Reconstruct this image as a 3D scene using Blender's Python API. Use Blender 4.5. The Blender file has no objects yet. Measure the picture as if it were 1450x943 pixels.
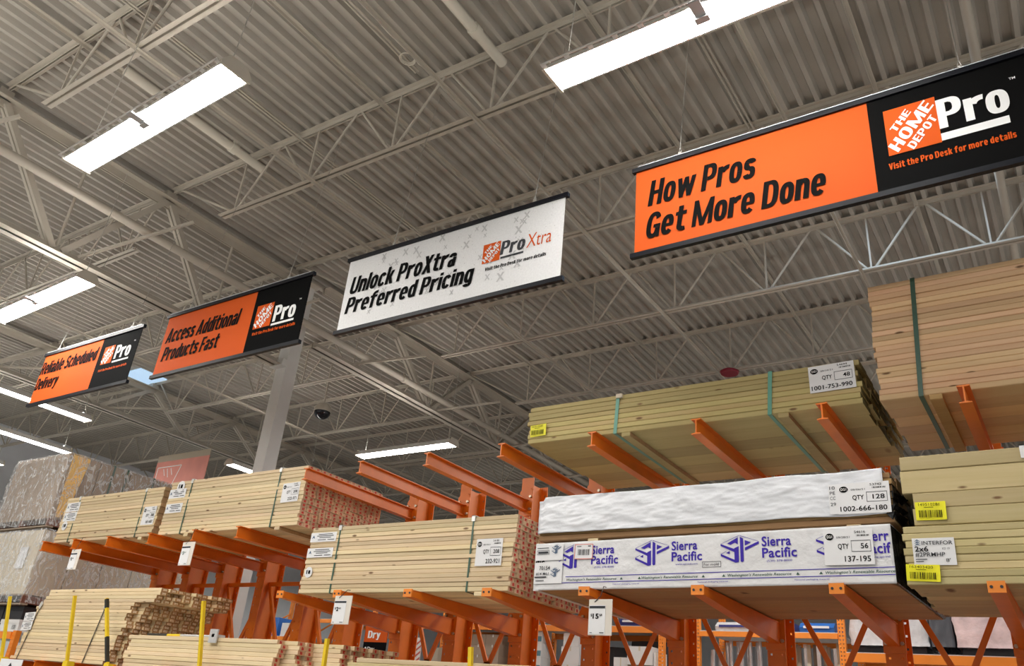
import bpy, bmesh, math, random
from mathutils import Vector, Matrix, noise
random.seed(11)
scene = bpy.context.scene
C = scene.collection
R = math.radians

# ------------------------------------------------------------------ camera
FPX = 1152.3
cd = bpy.data.cameras.new('camera'); cam = bpy.data.objects.new('camera', cd); C.objects.link(cam)
cd.sensor_fit = 'HORIZONTAL'; cd.sensor_width = 36.0; cd.lens = FPX / 1450 * 36.0
cd.clip_start = 0.05; cd.clip_end = 200
p, r, y = R(25.8775), R(5.5114), R(-35.69)
fw = Vector((math.sin(y) * math.cos(p), math.cos(y) * math.cos(p), math.sin(p)))
rt0 = Vector((math.cos(y), -math.sin(y), 0)); up0 = rt0.cross(fw)
rt = math.cos(r) * rt0 + math.sin(r) * up0; up = -math.sin(r) * rt0 + math.cos(r) * up0
cam.matrix_world = Matrix(((rt.x, up.x, -fw.x, 0), (rt.y, up.y, -fw.y, 0), (rt.z, up.z, -fw.z, 1.6), (0, 0, 0, 1)))
scene.camera = cam

# ------------------------------------------------------------------ world, exposure
scene.view_settings.view_transform = 'Standard'; scene.view_settings.look = 'None'
scene.view_settings.gamma = 1.0; scene.view_settings.use_curve_mapping = False
scene.view_settings.exposure = 2.22
w = bpy.data.worlds.new('world'); scene.world = w; w.use_nodes = True
w.node_tree.nodes['Background'].inputs[0].default_value = (0.55, 0.72, 1.0, 1)
w.node_tree.nodes['Background'].inputs[1].default_value = 1.5
LAMP = 9.0            # radiance of the fluorescent lenses
AREA = 9.0            # radiance of the unseen added lamps, outside the frame or hidden behind the bundles

def area(name, loc, sx, sy, rad=AREA, col=(1, .965, .9)):
    l = bpy.data.lights.new(name, 'AREA'); l.shape = 'RECTANGLE'; l.size = sx; l.size_y = sy
    l.energy = rad * math.pi * sx * sy; l.color = col
    o = bpy.data.objects.new(name, l); o.location = loc; C.objects.link(o); return o
for i, (lx, ly) in enumerate([(-6, -.6), (-1.2, -.4), (3.6, -.4), (-11, -.6), (-6, -4.5), (0, -4.5), (-12, -4.5), (4.5, 3.9), (4, 8.5),
                              (2, 12.5), (-1.5, 15.5), (-5, 19), (-16, -3), (5, 16), (-18.5, 1.5), (-23, 4.5), (-24, 9), (-12.5, 1.6), (-9.2, .8), (-7.6, -.4), (-8.6, .3), (-3.4, 9.7), (-8, 17), (-22, 14), (-14, 20), (-22, 24), (-4, 26), (4, 22)]):
    area('unseen_lamp', (lx, ly, 5.5 if ly == 9.7 else 6.1), 2.4, .26, AREA * (1.5 if ly > 9 else 1))  # unseen rows, plus lamps added to brighten the banners, left wall and back aisle
    u = area('unseen_added_uplight', (lx, ly, 6.22), 2.2, .06, AREA * (1.25 if ly < 9 else .5)); u.rotation_euler = (math.pi, 0, 0)  # unseen upward lamps, added to lift the ceiling's brightness

# ------------------------------------------------------------------ materials
def mat(name, col, rough=.5, metal=0.0, emit=None, bump=0.0, bscale=40.0, var=0.0, vscale=3.0, coat=0.0, spec=.5):
    m = bpy.data.materials.new(name); m.use_nodes = True
    nt = m.node_tree; b = nt.nodes['Principled BSDF']
    b.inputs['Base Color'].default_value = (*col, 1); b.inputs['Roughness'].default_value = rough
    b.inputs['Metallic'].default_value = metal; b.inputs['Specular IOR Level'].default_value = spec
    if coat: b.inputs['Coat Weight'].default_value = coat; b.inputs['Coat Roughness'].default_value = .12
    if emit:
        b.inputs['Emission Color'].default_value = (*emit[:3], 1); b.inputs['Emission Strength'].default_value = emit[3]
    tc = nt.nodes.new('ShaderNodeTexCoord')
    if var:
        n = nt.nodes.new('ShaderNodeTexNoise'); n.inputs['Scale'].default_value = vscale; n.inputs['Detail'].default_value = 5
        nt.links.new(tc.outputs['Object'], n.inputs['Vector'])
        h = nt.nodes.new('ShaderNodeHueSaturation'); h.inputs['Color'].default_value = (*col, 1)
        mr = nt.nodes.new('ShaderNodeMapRange'); mr.inputs[1].default_value = .3; mr.inputs[2].default_value = .7
        mr.inputs[3].default_value = 1 - var; mr.inputs[4].default_value = 1 + var
        nt.links.new(n.outputs[0], mr.inputs[0]); nt.links.new(mr.outputs[0], h.inputs['Value'])
        nt.links.new(h.outputs[0], b.inputs['Base Color'])
    if bump:
        n2 = nt.nodes.new('ShaderNodeTexNoise'); n2.inputs['Scale'].default_value = bscale; n2.inputs['Detail'].default_value = 4
        nt.links.new(tc.outputs['Object'], n2.inputs['Vector'])
        bp = nt.nodes.new('ShaderNodeBump'); bp.inputs['Strength'].default_value = bump; bp.inputs['Distance'].default_value = .02
        nt.links.new(n2.outputs[0], bp.inputs['Height']); nt.links.new(bp.outputs[0], b.inputs['Normal'])
    return m

def wood(name, light, dark, pale=None, knots=.45, stripes=1.0):
    """sawn lumber: grain along X, a tone per board, sparse oval knots"""
    m = bpy.data.materials.new(name); m.use_nodes = True
    nt = m.node_tree; L = nt.links.new; N = nt.nodes.new; b = nt.nodes['Principled BSDF']
    b.inputs['Roughness'].default_value = .62; b.inputs['Specular IOR Level'].default_value = .25
    tc = N('ShaderNodeTexCoord'); oi = N('ShaderNodeObjectInfo'); ge = N('ShaderNodeNewGeometry')
    ad = N('ShaderNodeMath'); ad.operation = 'ADD'; L(oi.outputs['Random'], ad.inputs[0]); L(ge.outputs['Random Per Island'], ad.inputs[1])
    fr = N('ShaderNodeMath'); fr.operation = 'FRACT'; L(ad.outputs[0], fr.inputs[0])
    m1 = N('ShaderNodeMath'); m1.operation = 'MULTIPLY'; m1.inputs[1].default_value = 97.0; L(fr.outputs[0], m1.inputs[0])
    cb = N('ShaderNodeCombineXYZ')
    for i in range(3): L(m1.outputs[0], cb.inputs[i])
    va = N('ShaderNodeVectorMath'); va.operation = 'ADD'; L(tc.outputs['Object'], va.inputs[0]); L(cb.outputs[0], va.inputs[1])
    def mp(s):
        q = N('ShaderNodeMapping'); q.inputs['Scale'].default_value = s; L(va.outputs[0], q.inputs['Vector']); return q
    g = N('ShaderNodeTexNoise'); g.inputs['Scale'].default_value = 1; g.inputs['Detail'].default_value = 6; L(mp((1.3, 55, 55)).outputs[0], g.inputs['Vector'])
    g2 = N('ShaderNodeTexNoise'); g2.inputs['Scale'].default_value = 1; g2.inputs['Detail'].default_value = 3; L(mp((.9, 9, 9)).outputs[0], g2.inputs['Vector'])
    mx = N('ShaderNodeMix'); mx.data_type = 'RGBA'; mx.inputs[6].default_value = (*light, 1); mx.inputs[7].default_value = (*dark, 1)
    s = N('ShaderNodeMath'); s.operation = 'MULTIPLY_ADD'; L(g.outputs[0], s.inputs[0]); s.inputs[1].default_value = .55 * stripes
    s2 = N('ShaderNodeMath'); s2.operation = 'MULTIPLY_ADD'; L(g2.outputs[0], s2.inputs[0]); s2.inputs[1].default_value = .9; s2.inputs[2].default_value = -.5
    L(s2.outputs[0], s.inputs[2]); s.use_clamp = True; L(s.outputs[0], mx.inputs[0])
    # tone per board
    hs = N('ShaderNodeHueSaturation'); L(mx.outputs[2], hs.inputs['Color'])
    mr = N('ShaderNodeMapRange'); mr.inputs[3].default_value = .80; mr.inputs[4].default_value = 1.12; L(fr.outputs[0], mr.inputs[0]); L(mr.outputs[0], hs.inputs['Value'])
    f2 = N('ShaderNodeMath'); f2.operation = 'FRACT'; L(m1.outputs[0], f2.inputs[0])
    mh = N('ShaderNodeMapRange'); mh.inputs[3].default_value = .490; mh.inputs[4].default_value = .508; L(f2.outputs[0], mh.inputs[0]); L(mh.outputs[0], hs.inputs['Hue'])
    # knots
    vo = N('ShaderNodeTexVoronoi'); vo.inputs['Scale'].default_value = 1; L(mp((4.5, 1.6, 13)).outputs[0], vo.inputs['Vector'])
    kr = N('ShaderNodeValToRGB'); kr.color_ramp.elements[0].position = .08; kr.color_ramp.elements[0].color = (1, 1, 1, 1)
    kr.color_ramp.elements[1].position = .165; kr.color_ramp.elements[1].color = (0, 0, 0, 1); L(vo.outputs['Distance'], kr.inputs[0])
    sp = N('ShaderNodeSeparateColor'); L(vo.outputs['Color'], sp.inputs[0])
    gt = N('ShaderNodeMath'); gt.operation = 'LESS_THAN'; gt.inputs[1].default_value = knots; L(sp.outputs[0], gt.inputs[0])
    km = N('ShaderNodeMath'); km.operation = 'MULTIPLY'; L(kr.outputs[0], km.inputs[0]); L(gt.outputs[0], km.inputs[1])
    k2 = N('ShaderNodeMath'); k2.operation = 'MULTIPLY'; k2.inputs[1].default_value = .9; L(km.outputs[0], k2.inputs[0])
    mk = N('ShaderNodeMix'); mk.data_type = 'RGBA'; mk.inputs[7].default_value = (.16, .075, .03, 1)
    L(hs.outputs[0], mk.inputs[6]); L(k2.outputs[0], mk.inputs[0]); L(mk.outputs[2], b.inputs['Base Color'])
    bp = N('ShaderNodeBump'); bp.inputs['Strength'].default_value = .15; bp.inputs['Distance'].default_value = .004
    L(g.outputs[0], bp.inputs['Height']); L(bp.outputs[0], b.inputs['Normal'])
    return m

def end_grain(name, col, ring, stamp=None, hw=.3, hh=.3):
    m = bpy.data.materials.new(name); m.use_nodes = True
    nt = m.node_tree; L = nt.links.new; N = nt.nodes.new; b = nt.nodes['Principled BSDF']
    b.inputs['Roughness'].default_value = .85; b.inputs['Specular IOR Level'].default_value = .1
    uv = N('ShaderNodeUVMap'); oi = N('ShaderNodeObjectInfo'); ge = N('ShaderNodeNewGeometry'); tc = N('ShaderNodeTexCoord')
    ad = N('ShaderNodeMath'); ad.operation = 'ADD'; L(oi.outputs['Random'], ad.inputs[0]); L(ge.outputs['Random Per Island'], ad.inputs[1])
    fr = N('ShaderNodeMath'); fr.operation = 'FRACT'; L(ad.outputs[0], fr.inputs[0])
    n = N('ShaderNodeTexNoise'); n.inputs['Scale'].default_value = 45; n.inputs['Detail'].default_value = 4; L(tc.outputs['Object'], n.inputs['Vector'])
    mx = N('ShaderNodeMix'); mx.data_type = 'RGBA'; mx.inputs[6].default_value = (*col, 1); mx.inputs[7].default_value = (*ring, 1); L(n.outputs[0], mx.inputs[0])
    hs = N('ShaderNodeHueSaturation'); L(mx.outputs[2], hs.inputs['Color'])
    mr = N('ShaderNodeMapRange'); mr.inputs[3].default_value = .80; mr.inputs[4].default_value = 1.15; L(fr.outputs[0], mr.inputs[0]); L(mr.outputs[0], hs.inputs['Value'])
    out = hs.outputs[0]
    if stamp:
        sx = N('ShaderNodeSeparateXYZ'); L(uv.outputs[0], sx.inputs[0])
        def rng(o, c, h):
            a = N('ShaderNodeMath'); a.operation = 'SUBTRACT'; a.inputs[1].default_value = c; L(o, a.inputs[0])
            d = N('ShaderNodeMath'); d.operation = 'ABSOLUTE'; L(a.outputs[0], d.inputs[0])
            e = N('ShaderNodeMath'); e.operation = 'LESS_THAN'; e.inputs[1].default_value = h; L(d.outputs[0], e.inputs[0]); return e.outputs[0]
        a = rng(sx.outputs[0], .5, hw); c = rng(sx.outputs[1], .5, hh)
        mu = N('ShaderNodeMath'); mu.operation = 'MULTIPLY'; L(a, mu.inputs[0]); L(c, mu.inputs[1])
        n3 = N('ShaderNodeTexNoise'); n3.inputs['Scale'].default_value = 70; L(tc.outputs['Object'], n3.inputs['Vector'])
        r3 = N('ShaderNodeMapRange'); r3.inputs[1].default_value = .35; r3.inputs[2].default_value = .5; L(n3.outputs[0], r3.inputs[0])
        m4 = N('ShaderNodeMath'); m4.operation = 'MULTIPLY'; L(mu.outputs[0], m4.inputs[0]); L(r3.outputs[0], m4.inputs[1])
        mk = N('ShaderNodeMix'); mk.data_type = 'RGBA'; mk.inputs[7].default_value = (*stamp, 1); L(out, mk.inputs[6]); L(m4.outputs[0], mk.inputs[0]); out = mk.outputs[2]
    L(out, b.inputs['Base Color'])
    return m

def film(name, tint=(.95, .97, 1), fac=.16, scale=9.0, strength=1.0):
    """clear stretch wrap: mostly see-through with crumpled glints"""
    m = bpy.data.materials.new(name); m.use_nodes = True
    nt = m.node_tree; L = nt.links.new; N = nt.nodes.new
    for q in list(nt.nodes): nt.nodes.remove(q)
    o = N('ShaderNodeOutputMaterial'); mx = N('ShaderNodeMixShader'); t = N('ShaderNodeBsdfTransparent'); b = N('ShaderNodeBsdfPrincipled')
    b.inputs['Base Color'].default_value = (*tint, 1); b.inputs['Roughness'].default_value = .09
    tc = N('ShaderNodeTexCoord'); n = N('ShaderNodeTexNoise'); n.inputs['Scale'].default_value = scale; n.inputs['Detail'].default_value = 5; n.inputs['Distortion'].default_value = 1.2
    mp = N('ShaderNodeMapping'); mp.inputs['Scale'].default_value = (1, 1, .45); mp.inputs['Rotation'].default_value = (0, .5, 0)
    L(tc.outputs['Object'], mp.inputs[0]); L(mp.outputs[0], n.inputs['Vector'])
    bp = N('ShaderNodeBump'); bp.inputs['Strength'].default_value = strength; bp.inputs['Distance'].default_value = .06
    L(n.outputs[0], bp.inputs['Height']); L(bp.outputs[0], b.inputs['Normal'])
    a1 = N('ShaderNodeMath'); a1.operation = 'SUBTRACT'; a1.inputs[1].default_value = .5; L(n.outputs[0], a1.inputs[0])
    a2 = N('ShaderNodeMath'); a2.operation = 'ABSOLUTE'; L(a1.outputs[0], a2.inputs[0])
    cr = N('ShaderNodeMapRange'); cr.inputs[1].default_value = .0; cr.inputs[2].default_value = .05; cr.inputs[3].default_value = min(1, fac * 4.2); cr.inputs[4].default_value = fac
    L(a2.outputs[0], cr.inputs[0]); L(cr.outputs[0], mx.inputs[0]); L(t.outputs[0], mx.inputs[1]); L(b.outputs[0], mx.inputs[2]); L(mx.outputs[0], o.inputs[0])
    return m

M = dict(
    floor=mat('polished_concrete', (.22, .21, .195), .35, var=.12, vscale=.8),
    deck=mat('painted_deck', (.43, .40, .35), .55, var=.07, vscale=1.5),
    steel=mat('painted_joist_steel', (.53, .485, .41), .5, var=.06, vscale=2),
    wall=mat('wall_paint', (.84, .87, .92), .6, var=.03),
    white_paint=mat('white_column_paint', (.80, .80, .78), .45, var=.03),
    fixture=mat('white_enamel', (.82, .82, .80), .35),
    endcap=mat('cream_plastic', (.72, .68, .58), .5),
    grey_clip=mat('grey_plastic', (.55, .56, .57), .5),
    lens=mat('lit_lens', (.9, .9, .9), .4, emit=(1, .975, .94, LAMP)),
    added_upglow=mat('added_top_glow', (.9, .9, .9), .4, emit=(1, .96, .9, LAMP * 1.3)),  # glow added on top of the fixtures to brighten the deck
    cable=mat('galvanised_wire', (.55, .54, .50), .4, .6),
    orange=mat('orange_powder_coat', (.76, .175, .007), .38, var=.08, vscale=5, bump=.02),
    orange_beam=mat('orange_beam_paint', (.90, .27, .03), .4, var=.06),
    bolt=mat('zinc_bolt', (.50, .42, .32), .35, .8),
    yellow=mat('yellow_paint', (.88, .62, .02), .42, var=.08, vscale=9),
    sign_orange=mat('banner_orange', (.66, .100, .012), .7, spec=.15),
    sign_black=mat('banner_black', (.0045, .0045, .0045), .8, spec=.06),
    sign_white=mat('banner_white', (.86, .86, .86), .7, var=.05, vscale=60, spec=.15),
    ink_white=mat('white_print', (.90, .90, .89), .7, spec=.1),
    ink_black=mat('black_print', (.005, .005, .005), .75, spec=.06),
    ink_grey=mat('grey_print', (.06, .062, .07), .7, spec=.1),
    ink_pale=mat('pale_grey_print', (.60, .60, .60), .7, spec=.1),
    ink_orange=mat('orange_print', (.70, .105, .012), .7, spec=.1),
    ink_purple=mat('purple_blue_print', (.055, .03, .40), .6, spec=.2),
    ink_green=mat('green_print', (.05, .12, .09), .7),
    ink_blue=mat('slate_blue_print', (.06, .12, .22), .7),
    ink_red=mat('red_print', (.75, .12, .08), .7),
    rail=mat('dark_rail', (.006, .007, .012), .4, spec=.25),
    alu=mat('aluminium_edge', (.70, .72, .76), .35, .3),
    card=mat('white_card', (.84, .84, .85), .55),
    yellow_tag=mat('yellow_tag', (.92, .86, .01), .5),
    strap_green=mat('green_strap', (.03, .10, .065), .35, spec=.6),
    strap_mint=mat('mint_strap', (.12, .36, .27), .35, spec=.6),
    strap_black=mat('black_strap', (.03, .03, .025), .4),
    clip=mat('strap_clip', (.75, .75, .72), .3, .4),
    spruce=wood('pale_spruce', (.80, .65, .42), (.66, .48, .26), knots=.5),
    treated=wood('pressure_treated_pine', (.56, .46, .21), (.40, .30, .12), knots=.35),
    treated2=wood('yellow_treated_pine', (.64, .54, .29), (.47, .38, .15), knots=.30),
    fir=wood('pink_fir', (.86, .60, .36), (.68, .40, .20), knots=.25),
    brownwood=wood('brown_fir', (.50, .31, .14), (.34, .19, .075), knots=.12, stripes=1.3),
    end_red=end_grain('red_stamped_end', (.80, .56, .38), (.62, .40, .25), (.60, .05, .045), .17, .34),
    end_plain=end_grain('pale_end', (.66, .48, .27), (.42, .26, .12)),
    end_white=end_grain('stamped_white_end', (.52, .32, .16), (.38, .21, .09), (.80, .68, .52), .30, .30),
    end_treated=end_grain('treated_end', (.22, .19, .09), (.10, .085, .04)),
    paper=mat('white_wrap_paper', (.78, .78, .79), .4, bump=.8, bscale=8, var=.03),
    poly=mat('white_poly_wrap', (.80, .82, .86), .3, bump=.6, bscale=6, var=.03),
    dark_film_and_shade=mat('black_film_and_shade', (.012, .012, .013), .25, bump=.5, bscale=12),
    sleeve=mat('clear_sleeve', (.80, .74, .66), .25),
    carton=mat('brown_carton', (.36, .28, .21), .75, var=.12, vscale=3),
    carton_red=mat('red_brown_carton', (.20, .075, .045), .6, var=.1),
    cream=mat('cream_board', (.66, .58, .45), .6, var=.05),
    tan_paper=mat('tan_sheet', (.95, .60, .14), .5, var=.08),
    film=film('stretch_wrap'), film2=film('crumpled_wrap', (1, 1, 1), .14, 8.0, 1.0),
    banner_pink=mat('coral_banner', (.80, .32, .26), .7, var=.08), banner_tan=mat('tan_banner_top', (.52, .44, .33), .7),
    dark=mat('dark_goods', (.03, .03, .035), .6), blue=mat('blue_pack', (.03, .16, .55), .45), white_box=mat('white_carton', (.76, .75, .74), .6),
    teal=mat('teal_band', (.10, .24, .30), .55), green=mat('lime_green', (.15, .65, .06), .5), silver=mat('galvanised_stud', (.62, .65, .68), .28, .9),
    navy=mat('navy_pack', (.04, .05, .22), .35), pinkwrap=mat('pink_white_wrap', (.80, .62, .62), .3, bump=.8, bscale=8, var=.2, vscale=5),
    whitewrap=mat('white_wrap', (.74, .74, .76), .25, bump=.8, bscale=9, var=.15, vscale=6), greycloth=mat('grey_tarpaulin', (.09, .095, .11), .6, bump=.6, bscale=6),
    red_disc=mat('dark_red_lens', (.25, .012, .03), .3), black_glass=mat('black_dome', (.004, .004, .008), .08),
    skylight=mat('sky_panel', (.3, .5, .8), .3, emit=(.60, .80, 1.0, .15)), striped=mat('red_stripe', (.55, .12, .10), .6),
)

# ------------------------------------------------------------------ mesh builder
ORG = {}
class MB:
    def __init__(s): s.v = []; s.f = []; s.m = []; s.sm = []; s.uv = {}
    def add(s, vs, fs, mi=0, smooth=False):
        o = len(s.v); s.v += [Vector(q) for q in vs]
        for f in fs: s.f.append([i + o for i in f]); s.m.append(mi); s.sm.append(smooth)
        return s
    def box(s, a, b, mi=0):
        x0, y0, z0 = a; x1, y1, z1 = b
        return s.add([(x0, y0, z0), (x1, y0, z0), (x1, y1, z0), (x0, y1, z0), (x0, y0, z1), (x1, y0, z1), (x1, y1, z1), (x0, y1, z1)],
                     [(3, 2, 1, 0), (4, 5, 6, 7), (0, 1, 5, 4), (1, 2, 6, 5), (2, 3, 7, 6), (3, 0, 4, 7)], mi)
    def prism(s, prof, axis, a, b, mi=0, smooth=False):
        """closed 2-D profile swept along axis x / y / z from a to b"""
        n = len(prof); vs = []
        for t in (a, b):
            for (u, q) in prof: vs.append({'x': (t, u, q), 'y': (u, t, q), 'z': (u, q, t)}[axis])
        fs = [(i, (i + 1) % n, (i + 1) % n + n, i + n) for i in range(n)]
        s.add(vs, fs, mi, smooth); s.add(vs[:n], [tuple(range(n))[::-1]], mi); s.add(vs[n:], [tuple(range(n))], mi); return s
    def bar(s, p, q, wd, ht, mi=0, ref=(0, 0, 1)):
        p = Vector(p); q = Vector(q); d = (q - p).normalized(); rf = Vector(ref)
        if abs(d.dot(rf)) > .99: rf = Vector((0, 1, 0))
        a = d.cross(rf).normalized(); b = a.cross(d).normalized(); a *= wd / 2; b *= ht / 2
        vs = [e + i * a + j * b for e in (p, q) for (i, j) in ((-1, -1), (1, -1), (1, 1), (-1, 1))]
        return s.add(vs, [(0, 1, 2, 3), (7, 6, 5, 4), (0, 4, 5, 1), (1, 5, 6, 2), (2, 6, 7, 3), (3, 7, 4, 0)], mi)
    def tube(s, pts, rad, n=8, mi=0, cap=True):
        pts = [Vector(q) for q in pts]; rings = []; o = len(s.v)
        for i, q in enumerate(pts):
            d = (pts[min(i + 1, len(pts) - 1)] - pts[max(i - 1, 0)]).normalized()
            rf = Vector((0, 0, 1)) if abs(d.z) < .9 else Vector((1, 0, 0))
            a = d.cross(rf).normalized(); b = a.cross(d).normalized()
            rr = rad[i] if isinstance(rad, (list, tuple)) else rad
            rings.append([q + rr * (math.cos(t) * a + math.sin(t) * b) for t in [2 * math.pi * k / n for k in range(n)]])
        vs = [v for g in rings for v in g]; fs = []
        for i in range(len(pts) - 1):
            for k in range(n): fs.append((i * n + k, i * n + (k + 1) % n, (i + 1) * n + (k + 1) % n, (i + 1) * n + k))
        s.add(vs, fs, mi, True)
        if cap: s.add(rings[0], [tuple(range(n))[::-1]], mi); s.add(rings[-1], [tuple(range(n))], mi)
        return s
    def flat(s, pts, fr, mi=0):
        """polygon given in frame coordinates (o, u, v, n), lifted by n"""
        o, u, v, n = fr
        return s.add([o + u * a + v * b + n for a, b in pts], [tuple(range(len(pts)))], mi)
    def build(s, name, mats, parent=None, local=False):
        if not isinstance(mats, (list, tuple)): mats = [mats]
        off = Vector((0, 0, 0))
        if parent is not None: off = ORG.get(parent.name, Vector((0, 0, 0)))
        elif not local:
            lo = [min(q[i] for q in s.v) for i in range(3)]; hi = [max(q[i] for q in s.v) for i in range(3)]
            off = Vector(((lo[0] + hi[0]) / 2, (lo[1] + hi[1]) / 2, lo[2]))
        me = bpy.data.meshes.new(name); me.from_pydata([v - off for v in s.v], [], s.f)
        for q in mats: me.materials.append(M[q] if isinstance(q, str) else q)
        me.polygons.foreach_set('material_index', s.m); me.polygons.foreach_set('use_smooth', s.sm); me.update()
        o = bpy.data.objects.new(name, me); C.objects.link(o)
        if parent is not None: o.parent = parent; ORG[o.name] = off
        else: o.location = off; ORG[o.name] = off
        return o

def tag(o, label=None, cat=None, group=None, kind=None):
    if label: o['label'] = label
    if cat: o['category'] = cat
    if group: o['group'] = group
    if kind: o['kind'] = kind
    return o
def thing(name, label, cat, loc, group=None, rz=0.0, local=False):
    o = bpy.data.objects.new(name, None); o.empty_display_size = .1; C.objects.link(o)
    o.location = loc; o.rotation_euler = (0, 0, rz); tag(o, label, cat, group)
    ORG[o.name] = Vector((0, 0, 0)) if local else Vector(loc)
    return o
def struct(mb, name, mats): return tag(mb.build(name, mats), kind='structure')
def ordn(i): return ['first', 'second', 'third', 'fourth', 'fifth', 'sixth', 'seventh', 'eighth', 'ninth', 'tenth', 'eleventh', 'twelfth', 'thirteenth', 'fourteenth', 'fifteenth', 'sixteenth', 'seventeenth'][i]

# ------------------------------------------------------------------ lettering
_tc = {}
def glyphs(s, bold, shear):
    k = (s, bold, shear)
    if k in _tc: return _tc[k]
    cu = bpy.data.curves.new('lettering', 'FONT'); cu.body = s; cu.size = 1; cu.shear = shear; cu.offset = bold; cu.space_character = 1 + bold * 1.6; cu.resolution_u = 3; cu.fill_mode = 'FRONT'
    ob = bpy.data.objects.new('lettering', cu); C.objects.link(ob)
    dg = bpy.context.evaluated_depsgraph_get(); dg.update()
    me = bpy.data.meshes.new_from_object(ob.evaluated_get(dg))
    vs = [(v.co.x, v.co.y) for v in me.vertices]; fs = [tuple(q.vertices) for q in me.polygons]
    bpy.data.objects.remove(ob); bpy.data.curves.remove(cu); bpy.data.meshes.remove(me)
    _tc[k] = (vs, fs); return _tc[k]
CAP = None
def write(mb, s, fr, x, y, W, H, mi=0, bold=.0, shear=0.0, rot=0.0, lift=.0):
    """text with its baseline start at (x, y) in frame units, W wide, cap height H"""
    global CAP
    if CAP is None: CAP = max(b for a, b in glyphs('H', 0, 0)[0])
    vs, fs = glyphs(s, bold, shear)
    if not vs: return
    x0 = min(a for a, b in vs); x1 = max(a for a, b in vs); sx = W / (x1 - x0); sy = H / CAP
    c, d = math.cos(rot), math.sin(rot); o, u, v, n = fr
    pts = []
    for a, b in vs:
        a2 = (a - x0) * sx; b2 = b * sy
        pts.append(o + u * (x + a2 * c - b2 * d) + v * (y + a2 * d + b2 * c) + n * (1 + lift))
    mb.add(pts, fs, mi)
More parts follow.
